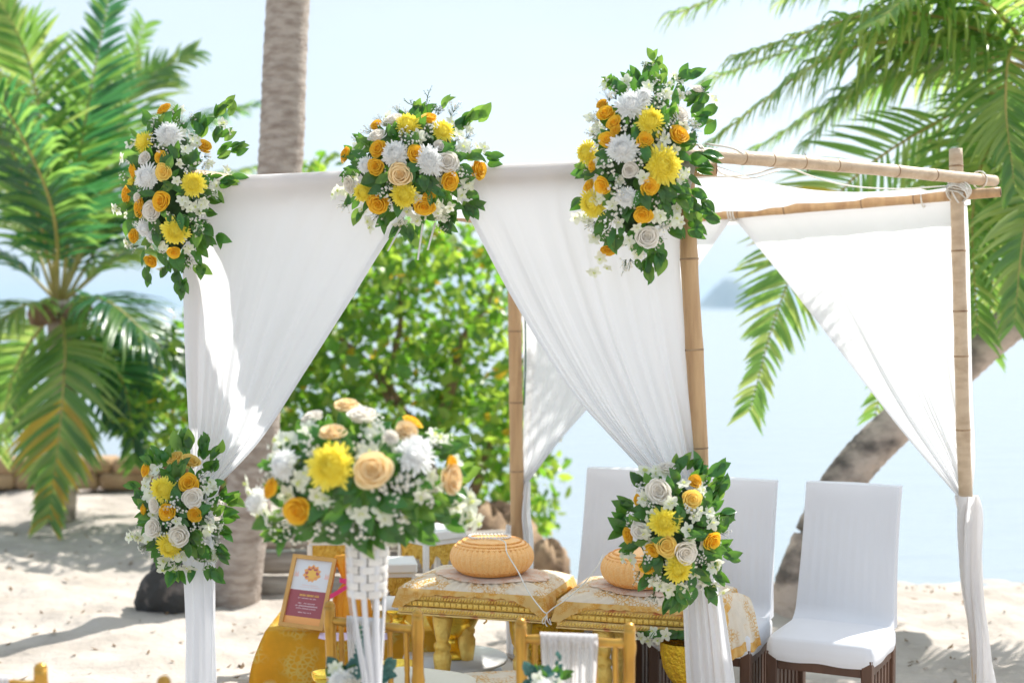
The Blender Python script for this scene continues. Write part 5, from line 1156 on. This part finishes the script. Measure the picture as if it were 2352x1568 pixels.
# ---------------------------------------------------------------- orange lace table with framed card and gift bag
tb_ = thing('lace_table', 'low table under an orange lace cloth behind the gold chair', 'table', (P(830, 1450, 6.15).x, 6.2, 0))
tx0, tx1 = P(617, 1450, 6.1).x-tb_.location.x, P(1050, 1450, 6.1).x-tb_.location.x
ZT = P(700, 1449, 6.05).z
mb = MB(); mb.box(((tx0+tx1)/2, .05, ZT-.02), (tx1-tx0-.02, .4, .03)); mb.obj('tabletop', M['dark_wood'], tb_, smooth=False)
for sx in (tx0+.04, tx1-.04):
    for sy in (-.12, .22): mb = MB(); mb.box((sx, sy, (ZT-.035)/2), (.03, .03, ZT-.035)); mb.obj('leg', M['dark_wood'], tb_, smooth=False)
def tcl(u, v):
    W2 = (tx1-tx0)/2+.005; D2 = .21; cx, cy = (tx0+tx1)/2, .05
    a = u*6.2832; ca, sa = math.cos(a), math.sin(a); q = max(abs(ca)/1, abs(sa)/1); x, y = ca/q, sa/q
    if v < .3: k = v/.3; return Vector((cx+x*W2*k, cy+y*D2*k, ZT+.002))
    t_ = (v-.3)/.7; cor = (abs(x*y))**5
    fl = .02*t_+cor*(.04*math.sin(t_*2.4))+.014*math.sin(a*23)*t_
    return Vector((cx+x*(W2+fl), cy+y*(D2+fl*.8), ZT+.002-t_*(ZT-.03)))
mb = MB(); mb.grid(tcl, 240, 30); o = mb.obj('lace_tablecloth', M['lace_orange']); o.location = tb_.location; tag(o, 'orange yellow lace cloth hanging over the low table', 'tablecloth')
# framed card
BLc, BRc, TLc, TRc = P(641, 1436, 6.05), P(739, 1446, 5.98), P(676, 1272, 6.16), P(776, 1283, 6.09)
BRc = BLc+(TRc-TLc)
fr = thing('framed_card', 'framed maroon and white card with a lotus emblem leaning on the orange lace table', 'framed card', BLc, world=True)
fn_ = (BRc-BLc).cross(TLc-BLc).normalized()
if fn_.y > 0: fn_ = -fn_
def fq(u, v, h=0): return BLc+(BRc-BLc)*u+(TLc-BLc)*v+fn_*h
def fbox(name, u0, u1, v0, v1, h0, h1, m):
    mb = MB(); vs_ = [fq(u, v_, h_) for h_ in (h0, h1) for u, v_ in ((u0, v0), (u1, v0), (u1, v1), (u0, v1))]
    mb.add(vs_, [(0, 3, 2, 1), (4, 5, 6, 7), (0, 1, 5, 4), (1, 2, 6, 5), (2, 3, 7, 6), (3, 0, 4, 7)]); return mb.obj(name, m, fr, smooth=False)
fbox('backing', .02, .98, .01, .99, -.012, -.002, M['frame'])
fbox('frame_bar', 0, .085, 0, 1, -.002, .012, M['frame']); fbox('frame_bar', .915, 1, 0, 1, -.002, .012, M['frame'])
fbox('frame_bar', .085, .915, 0, .055, -.002, .0115, M['frame']); fbox('frame_bar', .085, .915, .945, 1, -.002, .0115, M['frame'])
fbox('card', .085, .915, .52, .945, -.002, .002, M['card_white']); fbox('card', .085, .915, .155, .52, -.002, .002, M['card_maroon']); fbox('card', .085, .915, .055, .155, -.002, .002, M['card_orange'])
def emblem(rings, m, h):
    mb = MB(); cx, cy = .5, .745; asp = (BRc-BLc).length/(TLc-BLc).length; pts = []
    for a, r in rings: pts.append(fq(cx+math.cos(a)*r, cy+math.sin(a)*r*asp, h))
    mb.add([fq(cx, cy, h)]+pts, [(0, i+1, (i+1) % len(pts)+1) for i in range(len(pts))]); mb.obj('lotus_emblem', m, fr, smooth=False)
st_ = lambda n, ro, ri, a0, squ=1: [(a0+i*math.pi/n, (ro if i % 2 == 0 else ri)*(1 if math.sin(a0+i*math.pi/n) > -.5 else squ)) for i in range(2*n)]
emblem(st_(11, .21, .165, math.pi/2, .8), M['card_orange'], .0026); emblem(st_(9, .17, .12, math.pi/2, .5), M['card_red'], .0030); emblem(st_(7, .13, .085, math.pi/2, .9), M['card_yellow'], .0034)
rg = random.Random(4)
def textline(v_, u0, u1, h_, m):
    mb = MB(); u = u0
    while u < u1:
        w_ = rg.uniform(.010, .018); 
        if rg.random() > .12:
            vs_ = [fq(a, b_, .0026) for a, b_ in ((u, v_), (u+w_, v_), (u+w_*rg.uniform(.7, 1), v_+h_*rg.uniform(.75, 1)), (u+w_*.1, v_+h_))]; mb.add(vs_, [(0, 1, 2, 3)])
        u += w_+.006
    mb.obj('printed_line', m, fr, smooth=False)
textline(.44, .30, .74, .028, M['card_yellow']); textline(.405, .3, .7, .013, M['ink_white']); textline(.335, .32, .70, .014, M['ink_white']); textline(.298, .27, .76, .017, M['ink_white']); textline(.265, .30, .74, .013, M['ink_white']); textline(.21, .36, .64, .014, M['ink_white']); textline(.585, .33, .68, .012, M['ink_pink']); textline(.56, .28, .72, .008, M['ink_pink'])
for u in (.16, .84): emblem2 = MB(); emblem2.add([fq(u-.05, .70, .0025), fq(u+.05, .70, .0025), fq(u+.03, .78, .0025), fq(u, .735, .0025), fq(u-.03, .78, .0025)], [(0, 1, 2, 3, 4)]); emblem2.obj('lotus_emblem', M['ink_pink'], fr, smooth=False)
# orange organza gift
gb = thing('gift_bundle', 'orange organza gift bundle tied with a pink ribbon right of the framed card', 'gift bundle', (P(806, 1450, 6.1).x, 6.1, ZT), group=None)
mb = MB(); k6 = 6.1/F
mb.lathe([(38*k6, 0), (44*k6, 14*k6), (45*k6, 40*k6), (42*k6, 60*k6), (36*k6, 80*k6), (24*k6, 98*k6), (15*k6, 108*k6), (20*k6, 122*k6), (28*k6, 145*k6), (34*k6, 168*k6)], 90, mod=lambda t_, a: 1+.09*math.sin(a*11+t_*2)*(.3+t_)+.05*math.sin(a*23)); mb.obj('organza_wrap', M['organza'], gb)
mb = MB(); mb.tube([Vector((0, 0, 104*k6)), Vector((0, 0, 112*k6))], 18*k6, 20); mb.obj('ribbon', M['pink'], gb)
for (x0, z0, x1, z1) in ((10, 112, -42, 84), (-5, 116, -20, 122), (8, 110, 34, 120)):
    a, c_ = Vector((x0*k6, -24*k6, z0*k6)), Vector((x1*k6, -50*k6, z1*k6)); mb = MB(); mb.grid(lambda u, v_: lerp(a, c_, v_)+Vector((0, -.01*math.sin(v_*3.1), (u-.5)*11*k6)), 3, 8); mb.obj('ribbon', M['pink'], gb)
mb = MB(); mb.grid(lambda u, v_: Vector((P(735, 1400, 6.0).x+u*.30, 6.0-.06*v_, ZT+.006-.012*v_*abs(math.sin(u*6))-.01*v_)), 30, 6); tag(mb.obj('lilac_cloth', M['lilac']), 'strip of lilac cloth at the front edge of the orange lace table', 'cloth')

# ---------------------------------------------------------------- white and gold altar stands
def altar(label, loc, rz, w, d, h, th=.022):
    t = thing('altar_stand', label, 'altar stand', loc, rz, group='white altar stands with gold filigree')
    mb = MB(); mb.box((0, 0, h-.03), (w, d, .045), bev=.006); mb.obj('top', M['paintw'], t, smooth=False)
    mb = MB(); mb.box((0, 0, h-.062), (w-.02, d-.02, .018)); mb.obj('top_moulding', M['paintw'], t, smooth=False)
    for sx in (-1, 1):
        for sy in (-1, 1): mb = MB(); mb.box((sx*(w/2-th/2-.004), sy*(d/2-th/2-.004), (h-.072)/2), (th, th, h-.072)); mb.obj('leg', M['paintw'], t, smooth=False)
    for (L_, ax, off) in ((w, 0, -d/2+.008), (w, 0, d/2-.008), (d, 1, -w/2+.008), (d, 1, w/2-.008)):
        def fn(u, v_):
            s_ = (u-.5)*(L_-2*th-.012); dep = .045+.055*abs(math.cos(u*2*math.pi))**1.5+.008*abs(math.sin(u*30))
            z = h-.072-dep*v_; e = .003*math.sin(u*60+v_*9)
            return Vector((s_, off+e, z)) if ax == 0 else Vector((off+e, s_, z))
        mb = MB(); mb.grid(fn, 60, 8); mb.obj('filigree_apron', M['goldlace'], t)
    return t
altar('white altar stand with gold filigree left of the woven stand', (P(772, 1300, 6.75).x, 6.75, 0), .1, .27, .25, .66)
altar('white altar stand with gold filigree seen corner on behind the left orange cushion', (P(990, 1300, 6.7).x, 6.75, 0), R(38), .24, .24, .66)
altar('smaller white altar stand with gold filigree between the two larger ones', (P(905, 1300, 6.45).x, 6.45, 0), R(8), .2, .2, .56)
print('objects', len(bpy.data.objects))
